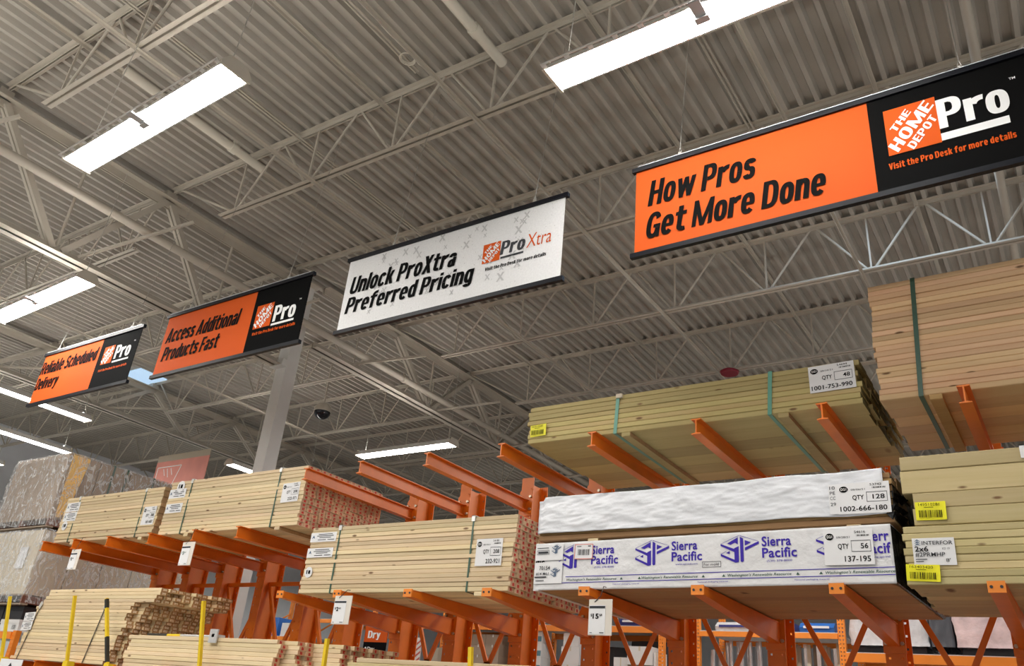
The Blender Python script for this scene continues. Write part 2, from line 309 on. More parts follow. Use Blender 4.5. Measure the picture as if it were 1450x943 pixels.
# heavy condensed display letters drawn from bars and bowls (cap height 1)
def _letters():
    G = {}; V = .185; Hh = .165; XH = .755
    def arc(cx, cy, a, b, t0, t1, v=V, h=Hh, n=18, e=.80):
        out = []
        def pt(A, B, t):
            c, s = math.cos(t), math.sin(t)
            return (cx + A * math.copysign(abs(c) ** e, c), cy + B * math.copysign(abs(s) ** e, s))
        for k in range(n):
            ta, tb = R(t0 + (t1 - t0) * k / n), R(t0 + (t1 - t0) * (k + 1) / n)
            out.append([pt(a - v, b - h, ta), pt(a, b, ta), pt(a, b, tb), pt(a - v, b - h, tb)])
        return out
    def bx(x0, y0, x1, y1): return [[(x0, y0), (x1, y0), (x1, y1), (x0, y1)]]
    def dg(x0, y0, x1, y1, w_): return [[(x0, y0), (x0 + w_, y0), (x1 + w_, y1), (x1, y1)]]
    O = lambda cx: arc(cx, XH / 2, .235, XH / 2 + .012, 0, 360, n=32)
    G['H'] = (.54, bx(0, 0, V, 1) + bx(.54 - V, 0, .54, 1) + bx(V, .43, .54 - V, .58))
    G['P'] = (.52, bx(0, 0, V, 1) + bx(V, .855, .27, 1) + bx(V, .38, .27, .525) + arc(.27, .69, .25, .31, -90, 90))
    G['R'] = (.54, G['P'][1] + dg(.36, 0, .22, .42, .18))
    G['G'] = (.55, arc(.275, .5, .275, .512, 28, 345, n=30) + bx(.28, .37, .55, .51) + bx(.55 - .12, 0, .55, .45))
    G['M'] = (.74, bx(0, 0, .155, 1) + bx(.585, 0, .74, 1) + dg(.29, 0, .0, 1, .16) + dg(.29, 0, .58, 1, .16))
    G['D'] = (.54, bx(0, 0, V, 1) + bx(V, .855, .26, 1) + bx(V, 0, .26, .145) + arc(.26, .5, .28, .5, -90, 90))
    G['U'] = (.54, bx(0, .3, V, 1) + bx(.54 - V, .3, .54, 1) + arc(.27, .3, .27, .312, 180, 360))
    G['X'] = (.54, dg(0, 0, .35, 1, .19) + dg(.35, 0, 0, 1, .19))
    G['A'] = (.58, dg(0, 0, .2, 1, .17) + dg(.41, 0, .21, 1, .17) + bx(.15, .2, .43, .34))
    G['F'] = (.45, bx(0, 0, V, 1) + bx(V, .855, .45, 1) + bx(V, .43, .41, .57))
    G['E'] = (.45, bx(0, 0, V, 1) + bx(V, .855, .45, 1) + bx(V, .43, .42, .57) + bx(V, 0, .45, .145))
    G['T'] = (.48, bx(.24 - V / 2, 0, .24 + V / 2, 1) + bx(0, .855, .48, 1))
    G['O'] = (.55, arc(.275, .5, .275, .512, 0, 360, n=34))
    G['V'] = (.56, dg(.19, 0, 0, 1, .18) + dg(.19, 0, .38, 1, .18))
    G['S'] = (.50, arc(.25, .725, .25, .285, 15, 275) + arc(.25, .285, .25, .297, -165, 92))
    G['o'] = (.47, O(.235))
    G['e'] = (.47, arc(.235, XH / 2, .235, XH / 2 + .012, -2, 318, n=30) + bx(.12, .31, .45, .42))
    G['c'] = (.45, arc(.235, XH / 2, .235, XH / 2 + .012, 32, 328, n=28))
    G['d'] = (.47, O(.235) + bx(.47 - V, 0, .47, 1))
    G['b'] = (.47, O(.235) + bx(0, 0, V, 1))
    G['g'] = (.47, O(.235) + bx(.47 - V, -.02, .47, XH) + arc(.235, -.02, .235, .21, 195, 360))
    G['w'] = (.72, dg(.13, 0, 0, XH, .17) + dg(.13, 0, .275, XH, .155) + dg(.42, 0, .275, XH, .155) + dg(.42, 0, .55, XH, .17))
    G['v'] = (.46, dg(.14, 0, 0, XH, .17) + dg(.14, 0, .29, XH, .17))
    G['y'] = (.46, dg(.14, 0, 0, XH, .17) + dg(.06, -.22, .29, XH, .17) + bx(0, -.22, .14, -.09))
    G['x'] = (.46, dg(0, 0, .28, XH, .18) + dg(.28, 0, 0, XH, .18))
    G['r'] = (.40, bx(0, 0, V, XH) + arc(.40, .44, .32, .325, 88, 165))
    G['s'] = (.43, arc(.215, .53, .215, .215, 12, 275) + arc(.215, .215, .215, .228, -168, 92))
    G['t'] = (.42, bx(.09, .18, .09 + V, .97) + bx(0, .615, .42, XH) + arc(.37, .20, .28, .212, 180, 280))
    G['f'] = (.43, bx(.09, 0, .09 + V, .78) + bx(0, .615, .42, XH) + arc(.37, .77, .28, .24, 80, 180))
    G['n'] = (.46, bx(0, 0, V, XH) + bx(.46 - V, 0, .46, .5) + arc(.245, .47, .215, .277, 0, 165))
    G['h'] = (.46, bx(0, 0, V, 1) + G['n'][1][1:])
    G['m'] = (.74, bx(0, 0, V, XH) + bx(.285, 0, .455, .5) + bx(.74 - V, 0, .74, .5) + arc(.24, .47, .215, .277, 0, 165) + arc(.525, .47, .215, .277, 0, 165))
    G['u'] = (.46, bx(0, .26, V, XH) + bx(.46 - V, 0, .46, XH) + arc(.215, .27, .215, .282, 180, 350))
    G['l'] = (V, bx(0, 0, V, 1)); G['i'] = (V, bx(0, 0, V, XH) + bx(0, .84, V, 1))
    G['k'] = (.48, bx(0, 0, V, 1) + dg(.13, .30, .28, XH, .18) + dg(.30, 0, .13, .42, .19))
    G['a'] = (.44, arc(.22, .5, .22, .247, 8, 172) + bx(.44 - V, 0, .44, .5) + arc(.205, .205, .205, .217, 0, 360, h=.12))
    return G
LET = None
def sign_text(mb, s, fr, x, y, W, H, mi=0, shear=0.0, rot=0.0, gap=.045):
    global LET
    if LET is None: LET = _letters()
    P = []; cx = 0
    for ch in s:
        if ch == ' ': cx += .21; continue
        wd, polys = LET[ch]
        for q in polys: P.append([(a + cx, b) for a, b in q])
        cx += wd + gap
    k = W / (cx - gap); c, d = math.cos(rot), math.sin(rot)
    for i_, q in enumerate(P):
        o, u, v, n = fr; n = n + n.normalized() * (3e-5 * (i_ % 40))
        pts = [((a * k + shear * b * H), b * H) for a, b in q]
        ar = sum(pts[i][0] * pts[(i + 1) % len(pts)][1] - pts[(i + 1) % len(pts)][0] * pts[i][1] for i in range(len(pts)))
        if ar < 0: pts.reverse()
        mb.flat([(x + a * c - b * d, y + a * d + b * c) for a, b in pts], (o, u, v, n), mi)
def rect(mb, fr, x0, y0, x1, y1, mi=0): mb.flat([(x0, y0), (x1, y0), (x1, y1), (x0, y1)], fr, mi)
def front(x, yy, z, eps=.003): return (Vector((x, yy, z)), Vector((1, 0, 0)), Vector((0, 0, 1)), Vector((0, -eps, 0)))

# ------------------------------------------------------------------ the building shell
ZD = 8.72            # underside of the deck's low flutes
X0, X1, Y0, Y1 = -27.0, 7.0, -9.0, 40.0
b = MB(); b.box((X0 - .3, Y0 - .3, -.2), (X1 + .3, Y1 + .3, 0)); struct(b, 'floor', 'floor')
b = MB(); x = X0
while x < X1:                                                # fluted roof deck, flutes running in Y
    P = [(x, ZD + .075), (x + .085, ZD + .075), (x + .112, ZD), (x + .163, ZD), (x + .190, ZD + .075)]
    for (a, c) in zip(P, P[1:]):
        b.add([(a[0], Y0, a[1]), (c[0], Y0, c[1]), (c[0], Y1, c[1]), (a[0], Y1, a[1])], [(0, 1, 2, 3)])
    x += .190
b.box((X0 - .3, Y0 - .3, ZD + .09), (X1 + .3, Y1 + .3, ZD + .25))
struct(b, 'ceiling', 'deck')
b = MB(); b.box((X0 - .3, Y0 - .3, 0), (X0, Y1 + .3, ZD + .09)); struct(b, 'wall_left', 'wall')
b = MB(); b.box((X0, Y1, 0), (X1, Y1 + .3, ZD + .09)); struct(b, 'wall_back', 'wall')
b = MB(); b.box((X1, Y0 - .3, 0), (X1 + .3, Y1 + .3, ZD + .09)); struct(b, 'wall_right', 'wall')
b = MB(); b.box((X0, Y0 - .3, 0), (X1, Y0, ZD + .09)); struct(b, 'wall_front', 'wall')
b = MB(); b.box((-19.3, 9.9, ZD - .03), (-18.1, 10.65, ZD - .005)); struct(b, 'window_1', 'skylight')

b = MB(); b.box((-2.3, 8.9, ZD - .03), (.1, 10.1, ZD - .005)); struct(b, 'window_2', 'skylight')
sk = area('skylight_daylight', (-1.1, 9.5, ZD - .06), 2.2, 1.1, 1.3, (.62, .80, 1.0))

# ------------------------------------------------------------------ bar joists (along X), one run per bay
def chord(b, x0, x1, z, up_, gap=.022, leg=.052, t=.007):
    for s in (-1, 1):
        ya, yb = s * gap / 2, s * (gap / 2 + leg)
        b.box((x0, min(ya, yb), z), (x1, max(ya, yb), z + t))
        yc = s * (gap / 2 + t); za, zb = (z, z + leg) if up_ else (z - leg + t, z + t)
        b.box((x0, min(ya, yc), za), (x1, max(ya, yc), zb))
JD = .93
def make_joist(xa, xb, first, label, group, y):
    root = thing('roof_joist', label, 'roof joist', (xa, y, ZD - JD), group)
    W = lambda px, pz: (px, y, ZD - JD + pz)
    b = MB(); chord(b, xa, xb, 0, False, leg=.06)
    for q in b.v: q.y += y; q.z += ZD - .0075
    b.build('top_chord', 'steel', root)
    nodes = []; q = first
    while q < xb - .5: nodes.append(q); q += 1.47
    b = MB(); chord(b, nodes[0] - .28, min(xb - .3, nodes[-1] + .3), 0, True)
    for q2 in b.v: q2.y += y; q2.z += ZD - JD
    b.build('bottom_chord', 'steel', root)
    tops = [xa + .12] + [(m1 + m2) / 2 for m1, m2 in zip(nodes, nodes[1:])] + [xb - .12]
    for k, nx in enumerate(nodes):
        for tx in (tops[k], tops[k + 1]):
            b = MB(); b.tube([W(nx + (.05 if tx > nx else -.05), .03), W(tx + (-.05 if tx > nx else .05), JD - .04)], .019, 6); b.build('web_diagonal', 'steel', root)
        b = MB(); b.bar(W(nx, .03), W(nx, JD - .04), .024, .024); b.build('web_vertical', 'steel', root)
    return root
def copy_tree(o, parent=None):
    c = o.copy(); C.objects.link(c); c.parent = parent
    for ch in o.children: copy_tree(ch, c)
    return c
JY = [.37, 2.95, 5.54, 8.12, 10.72, 13.28, 15.85, 18.43, 21.0, 23.6, 26.2, 28.8, 31.4, 34, 36.6]
BAYS = [(-10.72, 4.9, -8.98, 'in the bay right of the white column'), (-18.62, -10.86, -17.5, 'in the bay left of the white column'),
        (-26.9, -18.78, -25.6, 'in the far left bay by the grey wall')]
for (xa, xb, fst, words) in BAYS:
    j0 = None
    for k, yy in enumerate(JY):
        lab = 'steel roof joist, %s from the camera, %s' % (ordn(k), words)
        if j0 is None: j0 = make_joist(xa, xb, fst, lab, 'roof joists ' + words, yy)
        else:
            c = copy_tree(j0); c.location.y = yy; c['label'] = lab

# ------------------------------------------------------------------ joist girders (along Y) and the column
def girder(X, ya, yb, zb, zt, joists, label):
    root = thing('joist_girder', label, 'girder', (X, ya, zb), 'joist girders')
    def dbl(z, leg, up_):
        b = MB()
        for s in (-1, 1):
            xa, xb = X + s * .02, X + s * (.02 + leg)
            b.box((min(xa, xb), ya, z), (max(xa, xb), yb, z + .012))
            xc = X + s * .032; z0, z1 = (z, z + leg) if up_ else (z - leg + .012, z + .012)
            b.box((min(xa, xc), ya, z0), (max(xa, xc), yb, z1))
        return b
    dbl(zt, .125, False).build('top_chord', 'steel', root); dbl(zb, .115, True).build('bottom_chord', 'steel', root)
    js = [q for q in joists if ya - .2 <= q <= yb + .2]
    for a, c in zip(js, js[1:]):
        m = (a + c) / 2
        for e in (a, c):
            b = MB()
            for s in (-1, 1): b.bar((X + s * .042, m + (e - m) * .05, zb + .06), (X + s * .042, e - (e - m) * .04, zt - .05), .085, .055, ref=(1, 0, 0))
            b.build('web_diagonal', 'steel', root)
        b = MB(); b.tube([(X, m, zb + .05), (X, m, zt - .03)], .024, 6); b.build('web_vertical', 'steel', root)
    for a in js:
        b = MB(); b.box((X - .06, a - .09, zt), (X + .06, a + .09, ZD - .02)); b.build('joist_seat', 'steel', root)
        b = MB(); b.bar((X, a - 1.0, zb + .1), (X + .9, a, ZD - .82), .04, .04); b.build('knee_brace', 'steel', root)
    return root
girder(-10.83, -6.0, 8.22, 6.86, 8.55, [-4.8, -2.2] + JY, 'deep steel girder running from the upper left to the white column')
girder(-10.58, 8.72, 21.0, 7.36, 8.56, JY, 'shallower steel girder running from the white column towards the back')
girder(-18.7, -6.0, 21.2, 7.6, 8.55, [-4.8, -2.2] + JY, 'far steel girder behind the two small orange banners')
root = thing('steel_column', 'white square steel column rising behind the strapped bundles to the roof', 'column', (-10.82, 8.47, 0))
b = MB(); b.box((-10.945, 8.345, 0), (-10.695, 8.595, 8.5)); b.build('shaft', 'white_paint', root)
b = MB(); b.box((-11.05, 8.3, 8.5), (-10.55, 8.64, 8.53)); b.build('cap_plate', 'steel', root)
b = MB(); b.box((-10.99, 8.235, 6.85), (-10.67, 8.345, 6.97)); b.build('stabiliser_plate', 'white_paint', root)

# bridging angles, sprinkler pipes, conduits
for k, (bx, bz, ya, yb, wd, lab) in enumerate([
        (-8.95, ZD - .05, Y0, 24, .05, 'thin bridging angle under the deck nearest the column, along the joist tops'),
        (-6.35, ZD - .05, Y0, 24, .05, 'thin bridging angle along the joist tops, second from the column'),
        (-3.35, ZD - .05, Y0, 24, .05, 'thin bridging angle along the joist tops, third from the column'),
        (-.95, ZD - .05, Y0, 24, .05, 'thin bridging angle along the joist tops above the large orange banner'),
        (-7.35, ZD - JD - .02, Y0, 24, .04, 'bridging angle along the joist bottoms, nearest the column'),
        (-4.75, ZD - JD - .02, Y0, 24, .04, 'bridging angle along the joist bottoms, second from the column'),
        (-1.75, ZD - JD - .02, Y0, 24, .04, 'bridging angle along the joist bottoms, third from the column'),
        (-15.2, ZD - JD - .02, Y0, 24, .04, 'bridging angle along the joist bottoms left of the column')]):
    b = MB(); b.box((bx - wd / 2, ya, bz - .006), (bx + wd / 2, yb, bz)); b.box((bx - wd / 2, ya, bz - wd), (bx - wd / 2 + .006, yb, bz))
    tag(b.build('bridging_angle', 'steel'), lab, 'steel angle', 'bridging angles')
def pipe(name, pts, rad, lab, couplings=(), cat='pipe', m='steel'):
    root = thing(name, lab, cat, pts[0])
    b = MB(); b.tube(pts, rad, 12); b.build('pipe_run', m, root)
    for (q, d) in couplings:
        q = Vector(q); d = Vector(d); b = MB(); b.tube([q - d * .05, q + d * .05], rad * 1.25, 12); b.build('coupling', m, root)
        b = MB(); b.bar(q + Vector((0, 0, rad)), q + Vector((0, 0, rad * 1.9)), .03, .05); b.build('coupling_bolt', m, root)
    return root
zp = 7.64
pipe('sprinkler_main', [(-10.42, -6, zp), (-10.42, 24, zp)], .062, 'thick sprinkler main pipe running alongside the girder past the column',
     [((-10.42, q, zp), (0, 1, 0)) for q in (1.2, 7.2, 11.0, 14.4)])
pipe('sprinkler_branch', [(.08, -6, 8.42), (.08, 22, 8.42)], .05, 'sprinkler pipe at the right edge above the large orange banner', [((.08, 4.2, 8.42), (0, 1, 0))])
for (px, ya, yb, lab) in [(-4.46, 3.2, 5.52, 'short capped pipe end poking past the joist left of the bright top lamp'),
                          (-8.66, 3.4, 5.62, 'short capped pipe end poking past the joist under the long upper left lamp')]:
    pipe('sprinkler_stub', [(px, ya, 8.46), (px, yb, 8.46)], .06, lab, [((px, yb - .55, 8.46), (0, 1, 0))], m='endcap')
for (px, lab) in [(-5.62, 'pair of thin conduits running to the coiled cable'), (-7.9, 'thin electrical conduits crossing above the left lamp'), (-2.45, 'dark thin conduit between the top lamp and the large banner')]:
    root = thing('conduit', lab, 'conduit', (px, -6, 8.66), 'conduits under the deck')
    for d in (0, .05):
        b = MB(); b.tube([(px + d, -6, 8.66), (px + d, 5.3 if px == -5.62 else 9, 8.66)], .014, 6); b.build('conduit_tube', 'steel', root)
root = thing('coiled_cable', 'coiled cable with a plug hanging under the deck at the top centre', 'cable', (-5.5, 5.05, 8.6))
b = MB()
for k in range(3):
    rr = .075 + .008 * k; b.tube([(-5.5 + rr * math.cos(t), 5.02 + 1.1 * rr * math.sin(t), 8.6 - .012 * k) for t in [2 * math.pi * i / 24 for i in range(25)]], .006, 6, cap=False)
b.build('coil', 'endcap', root)
b = MB(); b.tube([(-5.43, 4.0, 8.64), (-5.45, 4.6, 8.60), (-5.44, 4.98, 8.6)], .007, 6); b.build('lead', 'endcap', root)
b = MB(); b.tube([(-5.42, 5.06, 8.6), (-5.42, 5.15, 8.6), (-5.41, 5.24, 8.61), (-5.4, 5.32, 8.62)], [.02, .03, .03, .012], 8); b.build('plug', 'endcap', root)
b = MB(); b.tube([(-5.49, 5.02, 8.6), (-5.49, 5.02, 8.72)], .004, 5); b.build('hook', 'cable', root)

# ------------------------------------------------------------------ fluorescent strip lights
def strip_light(loc, length, rz, label, slots=True, ctop=ZD - .9, halves=2, clip=True, wd=.27):
    """long axis along local X, origin at the middle of the lens"""
    root = thing('strip_light', label, 'ceiling light', loc, 'fluorescent strip lights', rz, local=True)
    L = length / 2; h = wd / 2
    b = MB(); prof = [(-h, .0), (-h + .012, .0), (-h + .012, .035), (h - .012, .035), (h - .012, 0), (h, 0), (h * .55, .10), (-h * .55, .10)]
    b.prism(prof, 'x', -L, L); b.build('housing', 'fixture', root)
    for s in range(halves):
        xa = -L + .03 + s * (2 * L - .06) / halves; xb = xa + (2 * L - .06) / halves - (.03 if halves > 1 else 0)
        b = MB(); n = 8
        P = [(-h + .015 + (2 * h - .03) * i / n, .012 - .022 * math.sin(math.pi * i / n)) for i in range(n + 1)] + [(h - .015, .03), (-h + .015, .03)]
        b.prism(P, 'x', xa, xb); b.build('lens', 'lens', root)
    if slots:
        b = MB(); b.prism([(.028, .005), (.040, -.016), (.052, .005)], 'x', -L + .03, L - .03); b.build('reflector_ridge', 'fixture', root)
    for s in (-1, 1):
        b = MB(); b.prism([(-h - .006, -.012), (h + .006, -.012), (h + .006, .03), (h * .6, .115), (-h * .6, .115), (-h - .006, .03)], 'x', s * L - .012, s * L + .012)
        b.build('end_cap', 'endcap', root)
    b = MB(); b.box((-L + .1, -.03, .100), (L - .1, .03, .104)); b.build('added_top_glow_strip', 'added_upglow', root)  # added glowing strip that throws extra light up at the deck
    if slots:
        b = MB(); b.box((-L, -h - .047, .0), (L, -h - .035, .012))
        k = 0; x = -L + .02
        while x <= L: b.box((x - .02, -h - .04, .0), (x + .02, -h + .005, .01)); x += .2
        b.build('slotted_flange', 'fixture', root)
    if clip:
        b = MB(); b.box((-.04, -h - .05, -.028), (.04, -h * .4, -.012)); b.box((-.05, -h * .4, -.045), (.05, 0, -.014)); b.build('centre_clip', 'grey_clip', root)
    for s in (-1, 1):
        b = MB(); b.tube([(s * (L - .12), 0, .11), (s * (L - .12) * .97, .08, ctop - loc[2])], .0045, 5); b.build('cable', 'cable', root)
        b = MB(); b.box((s * (L - .12) - .03, -.03, .098), (s * (L - .12) + .03, .03, .13)); b.build('hanger', 'grey_clip', root)
    return root
strip_light((-6.1, 2.73, 6.1), 2.45, R(-2), 'long lit strip light hanging at the upper left, complete in view')
strip_light((-1.46, 3.93, 6.1), 2.45, R(-1), 'long lit strip light cut by the top edge above the large orange banner', halves=1)
strip_light((-10.72, 4.24, 6.1), 2.45, R(-2), 'lit strip light cut by the left edge above the two small orange banners', halves=1)
strip_light((-10.06, 10.95, 6.1), 2.3, 0, 'lit strip light in two sections low over the empty orange arms', slots=False, clip=False, ctop=ZD)
strip_light((-14.95, 6.25, 6.1), 2.5, R(90), 'lit strip light passing behind the lower corner of the farthest orange banner', slots=False, clip=False)
strip_light((-17.62, 7.4, 6.1), 2.5, R(90), 'lit strip light just above the shrink-wrapped pallet', slots=False, clip=False)
strip_light((-14.47, 11.6, 6.1), 2.4, R(90), 'lit strip light half hidden by the white column', slots=False, clip=False, ctop=ZD)
strip_light((-20.5, 7.4, 6.1), 2.5, R(90), 'lit strip light at the left edge, lowest of the left lamps', slots=False, clip=False)

# ------------------------------------------------------------------ hanging banners
def hd_logo(mb, fr, x, z, s, so, sw, sh=0.0, shz=1.0):
    """orange square with three diagonal lines of white lettering"""
    o, u, v, n = fr
    h = s * shz
    rect(mb, (o, u, v, n), x, z, x + s, z + h, so)
    f2 = (o, u, v * shz, n * 1.6)
    zz = z / shz
    a = R(45)
    def diag(t, cx, cy, Wd, H):
        c, d = math.cos(a), math.sin(a)
        bx, by = cx - Wd / 2 * c + H / 2 * d, cy - Wd / 2 * d - H / 2 * c
        sign_text(mb, t, f2, x + bx * s, zz + by * s, Wd * s, H * s, sw, rot=a, gap=.07)
    diag('THE', .31, .69, .50, .15); diag('HOME', .49, .51, 1.12, .25); diag('DEPOT', .68, .32, .74, .165)
YS = 4.8
def banner(x0, x1, z0, z1, label, div, lines, logo, pro, barr, visit, wires, white=False):
    root = thing('hanging_banner', label, 'banner', ((x0 + x1) / 2, YS, z0), 'banners hung in a row over the rack')
    b = MB(); b.box((x0, YS, z0), (div, YS + .006, z1)); b.build('fabric_panel', 'sign_white' if white else 'sign_orange', root)
    if not white:
        b = MB(); b.box((div, YS, z0), (x1, YS + .006, z1)); b.build('logo_panel', 'sign_black', root)
    for zz, nm in ((z0, 'bottom_rail'), (z1, 'top_rail')):
        b = MB(); b.prism([(YS - .016, zz - .02), (YS + .022, zz - .02), (YS + .022, zz + .02), (YS - .016, zz + .02)], 'x', x0 - .03, x1 + .03); b.build(nm, 'rail', root)
    if not white:
        b = MB(); b.box((x0 + .02, YS - .018, z1 + .02), (x1 - .02, YS + .02, z1 + .027)); b.build('rail_trim', 'alu', root)
    fr = (Vector((0, YS, 0)), Vector((1, 0, 0)), Vector((0, 0, 1)), Vector((0, -.003, 0)))
    if white:
        rr = random.Random(5); b = MB()
        for k in range(46):
            xx = x0 + .35 + rr.random() * 1.75; zz = z0 + .1 + rr.random() * .62; sz = .035 + .05 * rr.random()
            write(b, 'x', fr, xx, zz, sz, sz * 1.5, 0, bold=.01)
        for k in range(160):
            xx = x0 + rr.random() * (x1 - x0 - .02); zz = z0 + .03 + rr.random() * (z1 - z0 - .06); q = .0018 + .003 * rr.random()
            rect(b, fr, xx, zz, xx + q, zz + q, 1)
        b.build('faint_pattern', ['ink_pale', 'ink_grey'], root)
    b = MB()
    for (t, x, z, Wd, H) in lines: sign_text(b, t, (fr[0], fr[1], fr[2], fr[3] * 1.4), x, z, Wd, H, 0, shear=.14)
    b.build('slogan', 'ink_black', root)
    b = MB(); hd_logo(b, (fr[0], fr[1], fr[2], fr[3] * 1.3), logo[0], logo[1], logo[2], 0, 1, shz=logo[3]); b.build('logo', ['ink_orange', 'ink_white'], root)
    b = MB(); sign_text(b, 'Pro', fr, *pro, 0, shear=.12 if white else .0); 
    ub = MB(); rect(ub, fr, *barr); ub.build('underline', 'ink_grey' if white else 'ink_white', root)
    if not white: tm = MB(); write(tm, 'TM', fr, pro[0] + pro[2] + .02, pro[1] + pro[3] * .97, .035, .017, 0, bold=.02); tm.build('trademark_sign', 'ink_white', root)
    b.build('word_mark', 'ink_grey' if white else 'ink_white', root)
    if white: b = MB(); write(b, 'Xtra', fr, -3.385, 5.255, .245, .135, 0, bold=-.004, shear=.12); b.build('word_mark', 'ink_orange', root)
    b = MB(); sign_text(b, 'Visit the Pro Desk for more details', fr, visit[0], visit[1], visit[2], visit[3], 0, shear=.1 if white else 0, gap=.09); b.build('small_print', 'ink_black' if white else 'ink_orange', root)
    for wx in wires:
        b = MB(); b.tube([(wx - .02, YS, z1 + .02), (wx, YS, z1 + .10), (wx, YS + .3, ZD - .85), (wx, YS + .72, ZD - JD + .03)], [.005, .004, .0025, .0025], 5); b.build('hanging_wire', 'cable', root)
        b = MB(); b.tube([(wx + .02, YS, z1 + .02), (wx, YS, z1 + .10)], .004, 5); b.box((wx - .012, YS - .012, z1 + .02), (wx + .012, YS + .012, z1 + .05)); b.build('wire_hook', 'cable', root)
    return root
banner(-2.375, .43, 4.91, 5.71, 'largest orange and black banner, reading How Pros Get More Done', -.635,
       [('How Pros', -2.27, 5.33, .84, .235), ('Get More Done', -2.29, 5.035, 1.33, .225)], (-.54, 5.195, .315, 1.19), (-.225, 5.30, .40, .235), (-.235, 5.205, .155, 5.262), (-.55, 5.085, .72, .05), (-2.0, -.05))
banner(-5.52, -3.03, 4.87, 5.685, 'white banner with black lettering about preferred pricing', -3.03,
       [('Unlock ProXtra', -5.45, 5.275, 1.30, .19), ('Preferred Pricing', -5.46, 5.06, 1.53, .175)], (-3.84, 5.21, .185, 1.05), (-3.655, 5.255, .25, .135), (-3.645, 5.215, -3.41, 5.235), (-3.80, 5.13, .62, .034), (-4.95, -3.34), True)
banner(-8.48, -6.06, 4.88, 5.665, 'orange and black banner in front of the column, reading Access Additional Products Fast', -6.9,
       [('Access Additional', -8.42, 5.295, 1.30, .19), ('Products Fast', -8.40, 5.06, 1.01, .18)], (-6.83, 5.165, .265, 1.06), (-6.535, 5.20, .335, .19), (-6.545, 5.155, -6.20, 5.18), (-6.82, 5.09, .66, .036), (-8.1, -6.43))
banner(-11.24, -9.01, 4.91, 5.65, 'smallest and leftmost orange and black banner, reading Reliable Scheduled Delivery', -9.84,
       [('Reliable Scheduled', -11.24, 5.345, 1.34, .185), ('Delivery', -11.23, 5.12, .54, .17)], (-9.73, 5.245, .225, 1.08), (-9.465, 5.285, .33, .185), (-9.475, 5.235, -9.13, 5.258), (-9.73, 5.145, .61, .034), (-10.95, -9.26))
root = thing('aisle_banner', 'faded coral red aisle banner with a white outline drawing beyond the wrapped pallet', 'banner', (-14.27, 9.2, 4.6))
b = MB(); b.box((-15.1, 9.2, 4.6), (-13.44, 9.21, 5.82)); b.build('lower_panel', 'banner_pink', root)
b = MB(); b.box((-15.1, 9.2, 5.82), (-13.44, 9.21, 5.95)); b.build('upper_panel', 'banner_tan', root)
b = MB()
for (a, c) in [((.08, .58), (.84, .58)), ((.84, .58), (.68, .20)), ((.68, .20), (.24, .12)), ((.24, .12), (.08, .36)), ((.08, .36), (.08, .58)), ((.28, .54), (.36, .4)), ((.4, .54), (.48, .36)), ((.52, .54), (.6, .4))]:
    b.bar((-15.1 + a[0], 9.198, 5.12 + a[1]), (-15.1 + c[0], 9.198, 5.12 + c[1]), .016, .004, ref=(0, 1, 0))
b.build('drawing', 'ink_white', root)
for wx in (-14.9, -13.6):
    b = MB(); b.tube([(wx, 9.205, 5.95), (wx, 9.205, ZD)], .004, 5); b.build('hanging_wire', 'cable', root)

# ------------------------------------------------------------------ cantilever racks
FY, RY = 7.25, 7.55
def holed_plate(b, xa, xb, ya, yb, za, zb, cols, pitch=.1, hs=.009, zstart=.25):
    xs = [xa]
    for c in cols: xs += [c - hs, c + hs]
    xs.append(xb); zs = [za]; z = za + zstart
    while z < zb - .05: zs += [z - hs, z + hs]; z += pitch
    zs.append(zb)
    for yy in (ya, yb):
        o = len(b.v); nx = len(xs)
        vs = [(x, yy, z) for z in zs for x in xs]; fs = []
        for j in range(len(zs) - 1):
            for i in range(nx - 1):
                if i % 2 == 1 and j % 2 == 1: continue
                q = (j * nx + i, j * nx + i + 1, (j + 1) * nx + i + 1, (j + 1) * nx + i)
                fs.append(q if yy == ya else q[::-1])
        b.add(vs, fs)
    for (p, q) in (((xa, za), (xa, zb)), ((xb, zb), (xb, za)), ((xa, zb), (xb, zb)), ((xb, za), (xa, za))):
        b.add([(p[0], ya, p[1]), (q[0], ya, q[1]), (q[0], yb, q[1]), (p[0], yb, p[1])], [(0, 1, 2, 3)])
